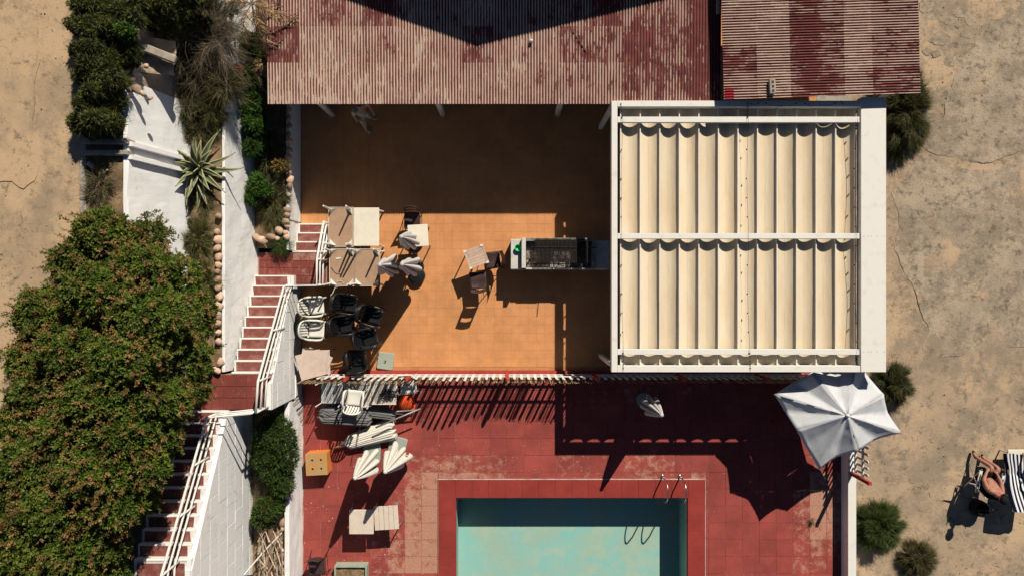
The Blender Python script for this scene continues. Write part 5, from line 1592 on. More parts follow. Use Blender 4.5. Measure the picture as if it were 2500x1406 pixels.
def mastic(root, lobes, n, foot, rust=.19):
    limbs(root, foot, lobes)
    p, nrm = lobe_points([(l[0], tuple(q * .90 for q in l[1])) for l in lobes], n, .24)
    ax = nrm * .8 + np.array([0, 0, .8]); ax += RNG.normal(size=ax.shape) * .25
    hgt = np.array([fbm(a[0], a[1], .9, 4) for a in p]) + .45 * (nrm[:, 2] - .4) + RNG.normal(size=len(p)) * .35
    u = RNG.random(len(p))
    low = np.array([fbm(a[0], a[1], .35, 11) for a in p])
    mi = np.where((hgt > .62 + .25 * low) & (u < rust), 2, np.where(u < .38 + .5 * low, 1, 0))
    leaves('crown', p, ax, 14, .076, .030, [LEAF_GREEN, LEAF_OLIVE, LEAF_RUST], mi, root, (.35, 1.25), .15)
    # a few long sprigs break the outline
    m = int(n * .05); sel = RNG.choice(len(p), m, replace=False)
    q = []; qa = []
    for k in range(6):
        q.append(p[sel] + unit(ax[sel]) * (.05 + .055 * k)); qa.append(ax[sel] + RNG.normal(size=(m, 3)) * .3)
    leaves('shoots', np.concatenate(q), np.concatenate(qa), 6, .06, .026, [LEAF_GREEN, LEAF_OLIVE, LEAF_RUST], np.tile(np.where(RNG.random(m) < .6, 2, 1), 6), root, (.5, 1.3), .1)
mastic(treeA, lobesA, 16000, (-9.3, -1.3, 3.0))
mastic(treeB, lobesB, 16500, (-10.2, -5.4, ZR), .13)

def loosen(lobes, m=13, sc=.36):
    out = []
    for (c, r) in lobes:
        for _ in range(m):
            d = unit(RNG.normal(size=(1, 3)))[0]; k = RNG.uniform(.3, 1.15)
            s_ = sc * RNG.uniform(.6, 1.2)
            out.append((tuple(np.array(c) + d * np.array(r) * k * .75), tuple(q * s_ for q in r)))
    return out
def bush(label, lobes, n, mats, probs, L, Wd, k=9, root_z=None, cat='shrub', name='shrub', spread=(.2, 1.1), droop=.1, up=.5, group=None, inner=.35, stem=True, shag=False):
    c = np.mean([l[0] for l in lobes], 0)
    z0 = root_z if root_z is not None else c[2] - .4
    r = thing(name, label, cat, (float(c[0]), float(c[1]), float(z0)), 0, group)
    p, nr = lobe_points(lobes, n, inner)
    ax = nr + np.array([0, 0, up]) + RNG.normal(size=nr.shape) * .55
    mi = RNG.choice(len(mats), len(p), p=probs)
    leaves('foliage', p, ax, k, L, Wd, mats, mi, r, spread, droop)
    if shag:
        m = int(n * .9); sel = RNG.choice(len(p), m)
        strands('shoots', p[sel], nr[sel] + RNG.normal(size=(m, 3)) * .5 + np.array([0, 0, .1]), .17 * RNG.uniform(.5, 1.4, (m, 1)), .012, mats, RNG.choice(len(mats), m, p=probs), r, .25, 3, .35)
    if stem:
        for l in lobes[:6]:
            MB().tube([(c[0], c[1], z0 - .1), ((c[0] + l[0][0]) / 2, (c[1] + l[0][1]) / 2, (z0 + l[0][2]) / 2), l[0]], [.03, .022, .01], 5).build('stem', BARK, r)
    return r
def broom(label, px, py, z0, rad, hgt, n, mats, probs, L=.28, Wd=.010, droop=.25, cat='shrub', name='shrub', squash=(1, 1), group=None, curl=.25, core=.5):
    """bush of fine arching strands that spray out of many branch ends"""
    c = W(px, py, z0 + hgt * .5); c.z = z0
    r = thing(name, label, cat, tuple(c), 0, group)
    d = unit(RNG.normal(size=(n, 3))); d[:, 2] = np.abs(d[:, 2])
    f = RNG.uniform(.05, 1, (n, 1)) ** core
    nb = 26; bd = unit(RNG.normal(size=(nb, 3))); bd[:, 2] = np.abs(bd[:, 2])
    near = np.argmax(d @ bd.T, 1); d = unit(d + bd[near] * .7)
    lobe = (.78 + .32 * RNG.random(nb))[near][:, None]
    base = np.array(c)[None] + d * f * lobe * np.array([rad * squash[0], rad * squash[1], hgt]) * .86
    dr = d * np.array([1.2, 1.2, .6]) + np.array([0, 0, .15]) + RNG.normal(size=(n, 3)) * .32
    mi = RNG.choice(len(mats), n, p=probs)
    ln = L * RNG.uniform(.5, 1.3, (n, 1)) * np.where(RNG.random((n, 1)) < .22, 1.9, 1.0)
    strands('foliage', base, dr, ln, Wd, mats, mi, r, droop, 3, curl)
    for k in range(9):
        e = np.array(c) + bd[k] * np.array([rad * squash[0], rad * squash[1], hgt]) * .7
        MB().tube([tuple(c), tuple((np.array(c) + e) / 2 + np.array([0, 0, .08])), tuple(e)], [.03, .02, .006], 5).build('stem', BARK, r)
    return r
# right-hand tamarisk bushes
broom('large dark tamarisk bush beside the north-east corner of the pergola', 2220, 256, 0, 1.28, .9, 38000, [TAMARISK, TAMARISK_DRY, STRAW], [.55, .25, .2], .18, .010, .35, squash=(.74, 1.28))
broom('small dark tamarisk bush beside the large open parasol', 2184, 938, 0, .72, .7, 14000, [TAMARISK, TAMARISK_DRY, LEAF_DARK], [.5, .2, .3], .15, .010, .3, squash=(.92, .95))
broom('bright green tamarisk bush against the low east deck wall', 2152, 1288, 0, .90, .8, 26000, [TAMARISK_G, TAMARISK, TAMARISK_DRY], [.72, .2, .08], .16, .010, .3, squash=(1.0, .92))
broom('brownish tamarisk bush nearest the bottom edge on the sand', 2248, 1368, 0, .62, .5, 11000, [TAMARISK_DRY, TAMARISK, STRAW], [.5, .3, .2], .15, .009, .3, squash=(1, .9))
# dark succulent-like hedge on the bank
hd = 'dark shrubs on the bank along the dirt road'
bush('dark shrub at the top left where the bank meets the picture edge', loosen([wlobe(*a) for a in [(225, 20, 4.9, 65, 45, .5), (250, 75, 5.0, 75, 40, .5), (300, 30, 4.8, 60, 55, .5), (200, 60, 4.8, 30, 30, .35), (360, 20, 4.4, 60, 40, .5), (450, 10, 4.0, 70, 45, .5), (400, 50, 3.9, 60, 36, .45), (470, 60, 3.5, 50, 30, .4)]]), 7600, [LEAF_SUCC, LEAF_DARK, LEAF_OLIVE], [.45, .2, .35], .072, .017, 11, 4.3, group=hd, shag=True)
bush('dark shrub in the middle of the bank above the broken white wall', loosen([wlobe(*a) for a in [(225, 130, 4.9, 55, 42, .5), (255, 180, 5.0, 60, 45, .5), (215, 190, 4.8, 40, 40, .4), (300, 130, 4.7, 34, 36, .4)]]), 4800, [LEAF_SUCC, LEAF_DARK, LEAF_OLIVE], [.45, .2, .35], .072, .017, 11, 4.3, group=hd, shag=True)
bush('dark shrub on the bank right above the drain channel', loosen([wlobe(*a) for a in [(235, 245, 4.9, 56, 42, .5), (240, 290, 4.9, 55, 42, .5), (212, 300, 4.7, 36, 36, .4), (262, 318, 4.7, 30, 22, .35)]]), 4600, [LEAF_SUCC, LEAF_DARK, LEAF_OLIVE], [.45, .2, .35], .072, .017, 11, 4.3, group=hd, shag=True)
bush('small bright green tuft at the edge of the dark bank shrubs', [wlobe(310, 80, 5.0, 17, 15, .25)], 260, [LEAF_BRIGHT, LEAF_GREEN], [.6, .4], .08, .03, 8, 4.6)
# dry brush in the agave terrace
broom('grey dry brush at the top of the soil terrace', 520, 95, 2.9, .62, .7, 3600, [TWIG_GREY, STRAW], [.85, .15], .34, .007, .15, curl=.6)
broom('grey dry brush hanging below the fallen wall', 475, 170, 2.6, .60, .6, 3400, [TWIG_GREY, STRAW, TAMARISK], [.7, .2, .1], .32, .007, .15, curl=.6)
broom('yellow-olive brush pressed against the white wall', 545, 205, 2.6, .45, .6, 3600, [STRAW, TAMARISK, TWIG_GREY], [.55, .3, .15], .24, .009, .25)
broom('olive-brown brush on the soil terrace above the agave', 450, 250, 2.4, .66, .6, 5200, [STRAW, TAMARISK, TAMARISK_DRY, TWIG_GREY], [.35, .3, .25, .1], .24, .010, .25, squash=(1, .95))
broom('brown low brush beside the upper white wall', 395, 205, 2.5, .46, .5, 3000, [TAMARISK_DRY, TAMARISK, LEAF_DARK], [.5, .3, .2], .2, .010, .25)
broom('tangled dark brush under the dry palm at the top edge', 500, 40, 2.8, .8, .7, 4200, [LEAF_DARK, TWIG_GREY, STRAW], [.5, .4, .1], .3, .009, .2, squash=(1.2, .8))
broom('olive brush right behind the agave', 480, 320, 2.35, .42, .4, 2400, [STRAW, TAMARISK, TAMARISK_DRY], [.45, .35, .2], .2, .010, .25, squash=(1.1, .8))
broom('grey-brown weeds between the agave and the tall white wall', 447, 500, 2.3, .42, .3, 2600, [STRAW, TAMARISK_DRY, LEAF_DARK], [.4, .35, .25], .18, .009, .3, squash=(.6, 1.6))
broom('dull olive weeds on the soil terrace south of the agave', 475, 585, 2.3, .50, .4, 4200, [STRAW, TAMARISK, LEAF_OLIVE], [.4, .4, .2], .2, .010, .25, squash=(.85, 1.5))
broom('dry weeds between the road kerb and the white wall', 240, 440, 4.4, .40, .3, 1400, [STRAW, TWIG_GREY, TAMARISK], [.5, .3, .2], .18, .008, .3, squash=(.8, 1.6))
broom('small dry weeds below the drain channel', 222, 475, 4.4, .22, .25, 500, [STRAW, LEAF_DARK], [.7, .3], .16, .008, .3)
broom('thick grey-brown brush filling the top of the soil terrace', 440, 95, 3.0, .75, .7, 5200, [TWIG_GREY, LEAF_DARK, STRAW], [.5, .35, .15], .3, .008, .15, curl=.5, squash=(1.1, .9))
broom('brown-green brush spilling over the white wall foot beside the agave', 420, 285, 2.4, .50, .5, 3600, [TAMARISK, STRAW, LEAF_DARK], [.45, .35, .2], .22, .010, .25, squash=(.8, 1.1))
broom('dark olive brush in the middle of the soil terrace', 505, 265, 2.4, .55, .55, 4200, [TAMARISK, STRAW, LEAF_DARK], [.4, .35, .25], .22, .010, .25)
broom('straw-coloured weeds around the foot of the agave', 492, 470, 2.3, .62, .25, 3600, [STRAW, TAMARISK_DRY, TAMARISK], [.4, .35, .25], .18, .009, .3, squash=(.8, 1.1))
broom('dull weeds between the stones and the tree at the middle flight', 505, 680, 2.3, .4, .35, 2600, [STRAW, TAMARISK, LEAF_OLIVE], [.4, .4, .2], .2, .010, .25, squash=(.7, 1.6))
# dead palm fronds beside the roof
def palm(label, px, py, z, nfr, L, seed, mat=TWIG_TAN):
    c = W(px, py, z); r = thing('dry_palm', label, 'palm', tuple(c), 0)
    rr = np.random.default_rng(seed)
    for k in range(nfr):
        az = 2 * math.pi * k / nfr + rr.uniform(-.3, .3); el = rr.uniform(-.1, .6); l = L * rr.uniform(.7, 1.15)
        pts = []
        for q in range(8):
            f = q / 7
            pts.append((c.x + math.cos(az) * math.cos(el) * l * f, c.y + math.sin(az) * math.cos(el) * l * f, c.z + math.sin(el) * l * f - .55 * l * f * f))
        fr = MB().tube(pts, [.016 * (1 - .8 * q / 7) for q in range(8)], 5).build('frond', WOOD_BROWN, r)
        m = 70
        f = rr.uniform(.15, 1, m); P = np.array(pts); ix = np.clip((f * 7).astype(int), 0, 6); fr_ = (f * 7 - ix)[:, None]
        b = P[ix] * (1 - fr_) + P[ix + 1] * fr_
        tdir = unit(P[ix + 1] - P[ix]); sd = unit(np.cross(tdir, np.array([[0, 0, 1.]]))) * np.where(rr.random(m) < .5, 1, -1)[:, None]
        st = strands('leaflets', b, tdir * .8 + sd * .8 + rr.normal(size=(m, 3)) * .15, .26 * l * rr.uniform(.6, 1.2, (m, 1)), .022, [mat], np.zeros(m, int), None, .35, 3, .15)
        st.parent = fr
        me = st.data; l0 = np.array(c)
        co = np.empty(len(me.vertices) * 3); me.vertices.foreach_get('co', co); co = co.reshape(-1, 3) - l0; me.vertices.foreach_set('co', co.ravel())
    return r
palm('dry tan palm fronds beside the north-west corner of the long roof', 615, 10, 2.9, 12, 1.0, 3)
palm('small tan dry tuft between the green shrubs and the long roof', 627, 172, 1.7, 9, .42, 5)
palm('pale dead stalks fanned out by the broken white wall', 455, 172, 2.75, 9, .40, 7)
# green shrubs of the lower bed
gb = 'bright green shrubs in the bed beside the terrace wall'
def gbush(label, lst, n, mats=[LEAF_BRIGHT, LEAF_GREEN], pr=[.65, .35]):
    return bush(label, loosen([wlobe(*a) for a in lst], 9, .42), int(n * 1.3), mats, pr, .10, .022, 9, .85, group=gb, spread=(.3, 1.0), up=.7, shag=True)
gbush('dense green shrub at the north end of the bed along the white wall', [(612, 150, 1.5, 26, 36, .4), (608, 200, 1.5, 24, 30, .4), (616, 105, 1.6, 24, 30, .4)], 1100, [LEAF_GREEN, LEAF_BRIGHT], [.6, .4])
gbush('bright green shrub halfway along the bed beside the roof corner', [(612, 262, 1.5, 26, 34, .4), (618, 310, 1.5, 26, 30, .4)], 1000)
gbush('bright green shrub just below the roof corner', [(618, 350, 1.4, 26, 28, .35)], 560)
gbush('bright green tuft leaning on the white wall', [(630, 462, 1.3, 26, 30, .3), (622, 485, 1.2, 16, 16, .25)], 480)
broom('dull brown-green weeds filling the south end of the bed', 664, 490, .85, .55, .35, 4200, [STRAW, TAMARISK_G, TAMARISK_DRY], [.45, .3, .25], .2, .009, .25, squash=(.85, 1.75))
broom('dark shaded weeds under the roof edge in the bed', 655, 380, .85, .5, .4, 2000, [LEAF_DARK, STRAW, TAMARISK_DRY], [.5, .25, .25], .2, .010, .25, squash=(.7, 1.5))
bush('small reddish-leaved plant in the bed at the shade edge', [wlobe(685, 405, 1.2, 20, 14, .2)], 120, [LEAF_RUST, LEAF_OLIVE], [.7, .3], .06, .028, 6, .9)
broom('green plant hanging over the stone edge onto the red landing', 684, 598, .86, .24, .2, 700, [TAMARISK_G, LEAF_BRIGHT], [.7, .3], .24, .010, .7)
# junipers in the lower planter
bush('dark green juniper at the upper end of the planter by the block wall', [wlobe(*a) for a in [(668, 1060, 1.35, 42, 45, .45), (690, 1110, 1.4, 36, 40, .45), (650, 1110, 1.3, 32, 36, .4), (690, 1075, 1.5, 30, 30, .4), (675, 1150, 1.3, 34, 30, .4)]], 3600, [LEAF_DARK, LEAF_GREEN, LEAF_BRIGHT], [.45, .35, .2], .06, .016, 10, .8, spread=(.2, .8), up=.6, shag=True)
bush('grey-green juniper in the planter above the pile of dead stalks', [wlobe(*a) for a in [(655, 1240, 1.3, 34, 28, .35), (645, 1262, 1.2, 28, 22, .3), (672, 1225, 1.2, 24, 24, .3), (690, 1185, 1.25, 26, 26, .35)]], 1900, [LEAF_GREEN, LEAF_DARK, LEAF_BRIGHT], [.45, .35, .2], .055, .016, 9, .8, spread=(.2, .8), up=.6)
broom('dry grey twigs between the two junipers beside the block wall', 640, 1165, .8, .34, .35, 1500, [TWIG_GREY, STRAW], [.8, .2], .24, .007, .2, curl=.6, squash=(.6, 1.4))
# weed in a crack of the deck and leaves over the white wall
broom('small weed growing from a tile joint near the east deck wall', 1981, 1275, 0, .11, .06, 110, [STRAW, TAMARISK_G], [.6, .4], .09, .008, .3)
bush('pale young shoots of leaves in front of the tall white wall', [wlobe(375, 550, 4.9, 30, 34, .35), wlobe(340, 560, 4.8, 20, 24, .3), wlobe(408, 575, 4.7, 22, 20, .25)], 240, [LEAF_GREEN, LEAF_RUST, LEAF_OLIVE], [.5, .2, .3], .055, .022, 7, 4.0, inner=.5)

# pile of dead stalks in the planter
ds = thing('stalk_pile', 'heap of bleached dead palm stalks and planks in the lower planter', 'wood pile', (W(662, 1350, .9).x, W(662, 1350, .9).y, .8))
rr = random.Random(4)
for k in range(84):
    x = rr.uniform(630, 688); y0 = rr.uniform(1285, 1375); L = rr.uniform(22, 95); sl_ = rr.gauss(0, 24)
    z = .92 + .012 * k * .5
    a, b_ = W(x, y0, z), W(max(630, min(690, x + sl_)), y0 + L, z)
    m = MB(); d = b_ - a; M4 = Matrix.Translation((a + b_) / 2) @ d.to_track_quat('X', 'Z').to_matrix().to_4x4()
    w = rr.uniform(.006, .030)
    m.add([M4 @ Vector(v) for v in ((-d.length / 2, -w * .3, 0), (-d.length / 2, w * .3, 0), (d.length / 2, w, 0), (d.length / 2, -w, 0), (-d.length / 2, 0, .02), (d.length / 2, 0, .03))], [(0, 3, 2, 1), (0, 1, 4), (2, 3, 5), (1, 2, 5, 4), (3, 0, 4, 5)])
    m.build('stalk', DEAD_WOOD, ds)
a, b_ = W(656, 1290, 1.3), W(666, 1420, 1.25)
bevel(MB().box(a.x - .05, a.x + .07, b_.y, a.y, 1.24, 1.28, rz=R(-3)).build('plank', WOOD_BROWN, ds), .004)
tag(MB().tube([W(688, 1300, 1.25), W(640, 1350, 1.3), W(596, 1402, 1.5)], .018, 6).build('white_batten', WHITE_PAINT), 'thin white batten leaning across the heap of dead stalks onto the block wall', 'batten')

# agave
ag = W(487, 415, 2.45)
agave = thing('agave', 'big striped agave in front of the white retaining wall', 'agave', (ag.x, ag.y, 2.4))
t = NT('agave_leaf'); ob_ = t.add('ShaderNodeAttribute', attribute_name='across')
wn_ = t.rng(ob_.outputs['Fac'], .70, .90)
c_ = t.mix(t.rng(t.noise(t.co(), 7, 4), .4, .65), (.075, .105, .058), (.115, .145, .085))
c_ = t.mix(wn_, c_, (.40, .37, .18))
AGAVE = t.done(c_, .55, .3)
def agave_leaf(az, el, L, w, curl, root, bend=0):
    m = MB(); P = []; att = []
    n = 12
    for q in range(n + 1):
        f = q / n
        wd = w * (.55 + 1.0 * f - 0 * f) * (1 - f) ** .62 * 1.5 if f > .0 else w * .8
        wd = max(.004, w * (1.0 - abs(f - .38) ** 1.5 * 1.6) if f < .38 else w * (1 - ((f - .38) / .62) ** 1.25))
        rad = L * (math.cos(el) * f); z = L * math.sin(el) * f - curl * L * f ** 2.4
        a2 = az + bend * f * f
        cx = math.cos(a2) * rad; cy = math.sin(a2) * rad
        side = Vector((-math.sin(a2), math.cos(a2), 0))
        row = []
        for k in range(7):
            u = k / 3 - 1
            p = Vector((cx, cy, z + .05)) + side * wd * .5 * u + Vector((0, 0, .30 * wd * u * u)); row.append(tuple(p)); att.append(abs(u))
        P.append(row)
    o = m.grid(P).build('leaf', AGAVE, root, world=False, smooth=True)
    a_ = o.data.attributes.new('across', 'FLOAT', 'POINT'); a_.data.foreach_set('value', att)
    md = o.modifiers.new('solid', 'SOLIDIFY'); md.thickness = .022
rr = random.Random(21)
for k in range(36):
    tier = k / 35
    az = k * 2.39996 + rr.uniform(-.15, .15)
    el = R(12 + 62 * tier + rr.uniform(-6, 6)); L = (1.20 - .50 * tier) * rr.uniform(.85, 1.12)
    agave_leaf(az, el, L, .165 * rr.uniform(.85, 1.1), rr.uniform(.15, .50) * (1 - .7 * tier), agave, rr.uniform(-.25, .25))
for (a_, L) in ((R(205), .62), (R(190), .5)):
    pass
ag2 = W(283, 262, 4.5)
ag_s = thing('agave', 'small agave poking out of the dark shrubs over the tall white wall', 'agave', (ag2.x, ag2.y, 4.45))
for k in range(11):
    agave_leaf(R(-70 + 13 * k) + rr.uniform(-.1, .1), R(rr.uniform(10, 55)), rr.uniform(.38, .55), .05, rr.uniform(.1, .4), ag_s)

# ------------------------------------------------------------------ people
def skin_mesh(name, V, E, Rad, mat, levels=2, roots=(0,)):
    me = bpy.data.meshes.new(name); me.from_pydata([tuple(v) for v in V], E, [])
    o = bpy.data.objects.new(name, me); COL.objects.link(o)
    sk = o.modifiers.new('skin', 'SKIN'); sk.use_smooth_shade = True
    for i, d in enumerate(o.data.skin_vertices[0].data):
        r = Rad[i]; d.radius = (r, r) if not isinstance(r, tuple) else r
        d.use_root = i in roots
    ss = o.modifiers.new('subsurf', 'SUBSURF'); ss.levels = levels; ss.render_levels = levels
    dg = bpy.context.evaluated_depsgraph_get()
    nm = bpy.data.meshes.new_from_object(o.evaluated_get(dg))
    bpy.data.objects.remove(o)
    nm.name = name; nm.materials.clear(); nm.materials.append(mat)
    nm.polygons.foreach_set('use_smooth', [True] * len(nm.polygons))
    return nm
def head_mesh(c, fwd, up, s=1.0):
    """egg-shaped head with brow, nose, chin and ears; returns verts, faces"""
    bm = bmesh.new(); bmesh.ops.create_uvsphere(bm, u_segments=24, v_segments=18, radius=1)
    f = fwd.normalized(); u = (up - f * up.dot(f)).normalized(); s_ = f.cross(u)
    for v in bm.verts:
        x, y, z = v.co       # x side, y forward, z up
        X, Y, Z = x * .074, y * .095, z * .118
        if z < -.2: X *= 1 - .28 * (-z - .2); Y *= 1 - .10 * (-z - .2)
        if y > .8 and abs(x) < .25 and -.35 < z < .15: Y += .024 * (1 - abs(x) / .25) * (1 - abs(z + .12) / .3)
        if y > .7 and .12 < z < .3: Y += .005
        if y > .75 and .0 < z < .14 and .2 < abs(x) < .5: Y -= .007
        if y > .75 and -.52 < z < -.42 and abs(x) < .3: Y += .006
        if y > .6 and -.9 < z < -.65: Y += .010
        if abs(x) > .93 and -.25 < z < .2 and y < .2: X *= 1.16
        v.co = c + (s_ * X + f * Y + u * Z) * s
    vs = [tuple(v.co) for v in bm.verts]; fs = [tuple(v.index for v in fc.verts) for fc in bm.faces]
    bm.free(); return vs, fs
def join_mesh(name, meshes, mats, parent):
    V, F, M = [], [], []
    for me_, mi in meshes:
        b = len(V)
        if isinstance(me_, tuple): vs, fs = me_
        else: vs = [tuple(v.co) for v in me_.vertices]; fs = [tuple(p.vertices) for p in me_.polygons]
        V += vs; F += [tuple(i + b for i in f_) for f_ in fs]; M += [mi] * len(fs)
    m = MB(); m.v, m.f, m.m = V, F, M
    return m.build(name, mats, parent, smooth=True)
def hand_chains(wrist, dirn, palm_n, V, E, Rr, roots, curl=.25, thumb=1):
    d = dirn.normalized(); n = (palm_n - d * palm_n.dot(d)).normalized(); s = d.cross(n)
    knuck = wrist + d * .09
    for k, (off, ln) in enumerate([(-.030, .065), (-.010, .076), (.010, .072), (.029, .056)]):
        base = wrist + d * .055 + s * off * .8; i0 = len(V)
        pts = [base, knuck + s * off, knuck + s * off * 1.1 + d * ln * .5 - n * ln * curl * .5, knuck + s * off * 1.15 + d * ln * (1 - curl * .6) - n * ln * curl * 1.4]
        for p, r in zip(pts, (.0105, .0098, .0088, .0075)): V.append(p); Rr.append(r)
        E += [(i0, i0 + 1), (i0 + 1, i0 + 2), (i0 + 2, i0 + 3)]; roots.append(i0)
    i0 = len(V)
    pts = [wrist + d * .03 - s * .018 * thumb, wrist + d * .055 - s * .040 * thumb - n * .008, wrist + d * .088 - s * .052 * thumb - n * .018]
    for p, r in zip(pts, (.012, .0105, .0085)): V.append(p); Rr.append(r)
    E += [(i0, i0 + 1), (i0 + 1, i0 + 2)]; roots.append(i0)
BN = ['pelvis', 'waist', 'chest', 'neckb', 'neck', 'shL', 'elL', 'wrL', 'paL', 'shR', 'elR', 'wrR', 'paR', 'hiL', 'knL', 'anL', 'toL', 'hiR', 'knR', 'anR', 'toR']
BR = {'pelvis': (.135, .11), 'waist': (.125, .10), 'chest': (.155, .11), 'neckb': (.07, .065), 'neck': (.055, .055), 'sh': .062, 'el': .045, 'wr': .030, 'pa': (.042, .022), 'hi': .092, 'kn': .060, 'an': .040, 'to': (.040, .028)}
BE = [('pelvis', 'waist'), ('waist', 'chest'), ('chest', 'neckb'), ('neckb', 'neck'), ('chest', 'shL'), ('shL', 'elL'), ('elL', 'wrL'), ('wrL', 'paL'), ('chest', 'shR'), ('shR', 'elR'), ('elR', 'wrR'), ('wrR', 'paR'), ('pelvis', 'hiL'), ('hiL', 'knL'), ('knL', 'anL'), ('anL', 'toL'), ('pelvis', 'hiR'), ('hiR', 'knR'), ('knR', 'anR'), ('anR', 'toR')]
def rad_of(k, fat):
    r = BR.get(k, BR.get(k[:2]))
    f = fat if k in ('pelvis', 'waist', 'chest') else (1 + (fat - 1) * .5)
    return (r[0] * f, r[1] * f) if isinstance(r, tuple) else r * f
def person(name, label, J, head, fwd, up, skin, root_loc, palmn=(Vector((0, 0, 1)), Vector((0, 0, 1))), fat=1.0, clothes=(), hair=None, group=None):
    r = thing(name, label, 'person', root_loc, 0, group)
    J = {k: Vector(v) for k, v in J.items()}
    V = [J[k] for k in BN]; ix = {k: i for i, k in enumerate(BN)}
    E = [(ix[a], ix[b]) for a, b in BE]; Rr = [rad_of(k, fat) for k in BN]; roots = [0]
    hand_chains(J['wrL'], J['paL'] - J['wrL'], palmn[0], V, E, Rr, roots, .3, 1)
    hand_chains(J['wrR'], J['paR'] - J['wrR'], palmn[1], V, E, Rr, roots, .3, -1)
    body = skin_mesh('body', V, E, Rr, skin, 2, roots)
    hd_ = head_mesh(Vector(head), fwd, up)
    join_mesh('body', [(body, 0), (hd_, 0)], [skin], r)
    f = fwd.normalized(); u = (up - f * up.dot(f)).normalized(); s_ = f.cross(u)
    for k in (-1, 1):
        e = Vector(head) + f * .083 + u * .010 + s_ * .031 * k
        MB().lathe([(.002, -.009), (.009, 0), (.002, .009)], 8, e).build('eye', EYE, r)
    mo = Vector(head) + f * .088 - u * .055
    MB().tube([mo - s_ * .022 - f * .006, mo, mo + s_ * .022 - f * .006], .004, 6).build('mouth', basic('lips', (.35, .13, .11)), r)
    for (cn, keys, edges, scale, mat) in clothes:
        cv = [J[k] if k in J else None for k in keys]; cix = {k: i for i, k in enumerate(keys)}
        rr_ = []
        for k in keys:
            q = rad_of(k, fat); rr_.append((q[0] * scale, q[1] * scale) if isinstance(q, tuple) else q * scale)
        m_ = skin_mesh(cn, cv, [(cix[a], cix[b]) for a, b in edges], rr_, mat, 2, [0])
        join_mesh(cn, [(m_, 0)], [mat], r)
    if hair:
        hm, cover = hair
        vs, fs = head_mesh(Vector(head) - f * .006 + u * .008, fwd, up, 1.12)
        keep = [i for i, v in enumerate(vs) if ((Vector(v) - Vector(head)).dot(u) > cover or (Vector(v) - Vector(head)).dot(f) < -.03) and (Vector(v) - Vector(head)).dot(f) < .075]
        ks = set(keep); rm = {o: n for n, o in enumerate(keep)}
        m = MB(); m.v = [vs[i] for i in keep]; m.f = [tuple(rm[i] for i in fc) for fc in fs if all(i in ks for i in fc)]; m.m = [0] * len(m.f)
        m.build('hair', hm, r, smooth=True)
    return r, J

# man in the folding chair on the sand
mj = dict(pelvis=(13.66, -5.48, .42), waist=(13.62, -5.56, .60), chest=(13.55, -5.69, .84), neckb=(13.53, -5.76, 1.01), neck=(13.53, -5.80, 1.08),
          shL=(13.34, -5.66, .94), elL=(13.36, -5.42, .72), wrL=(13.52, -5.22, .62), paL=(13.58, -5.15, .60),
          shR=(13.74, -5.78, .94), elR=(13.86, -5.52, .72), wrR=(13.80, -5.30, .64), paR=(13.76, -5.22, .62),
          hiL=(13.58, -5.42, .42), knL=(13.72, -5.12, .58), anL=(13.52, -4.92, .16), toL=(13.52, -4.80, .06),
          hiR=(13.76, -5.46, .42), knR=(13.92, -5.16, .56), anR=(13.80, -5.00, .12), toR=(13.78, -4.90, .05))
man, MJ = person('person', 'sunburnt shirtless man in black shorts and cap sitting in a folding chair', mj, (13.55, -5.83, 1.19), Vector((.05, 1, -.25)), Vector((0, .2, 1)), SKIN, (13.66, -5.48, 0), fat=1.42,
    clothes=[], hair=(DARK_HAIR, .03))
def limb_cloth(name, pts, rads, mat, root):
    m_ = skin_mesh(name, [Vector(p) for p in pts], [(i, i + 1) for i in range(len(pts) - 1)], rads, mat, 1, [0]); join_mesh(name, [(m_, 0)], [mat], root)
def lerp(a, b, f): return Vector(a).lerp(Vector(b), f)
m_ = skin_mesh('shorts', [mj['pelvis'], mj['hiL'], lerp(mj['hiL'], mj['knL'], .78), mj['hiR'], lerp(mj['hiR'], mj['knR'], .78), lerp(mj['pelvis'], mj['waist'], .4)], [(0, 1), (1, 2), (0, 3), (3, 4), (0, 5)], [(.20, .17), .145, .125, .145, .125, (.19, .16)], BLACK_FABRIC, 2, [0])
join_mesh('shorts', [(m_, 0)], [BLACK_FABRIC], man)
for a, t_ in (('anL', 'toL'), ('anR', 'toR')):
    limb_cloth('shoe', [lerp(mj[a], mj[t_], -.35), lerp(mj[a], mj[t_], .3) - Vector((0, 0, .02)), lerp(mj[a], mj[t_], 1.35)], [(.048, .05), (.054, .045), (.042, .032)], BLACK_FABRIC, man)
limb_cloth('neck_scarf', [(13.48, -5.72, 1.03), (13.55, -5.70, 1.01), (13.60, -5.77, 1.04), (13.55, -5.86, 1.07)], [.03, .035, .035, .03], RED_CLOTH, man)
hcap = Vector((13.56, -5.85, 1.22))
MB().lathe([(.112, 0), (.114, .04), (.095, .085), (.05, .112), (.01, .12)], 20, hcap).build('cap', BLACK_FABRIC, man, smooth=True)
MB().prism([(hcap.x - .085, hcap.y + .06), (hcap.x - .07, hcap.y + .16), (hcap.x, hcap.y + .19), (hcap.x + .07, hcap.y + .16), (hcap.x + .085, hcap.y + .06)], hcap.z + .005, hcap.z + .016).build('cap_peak', BLACK_FABRIC, man)
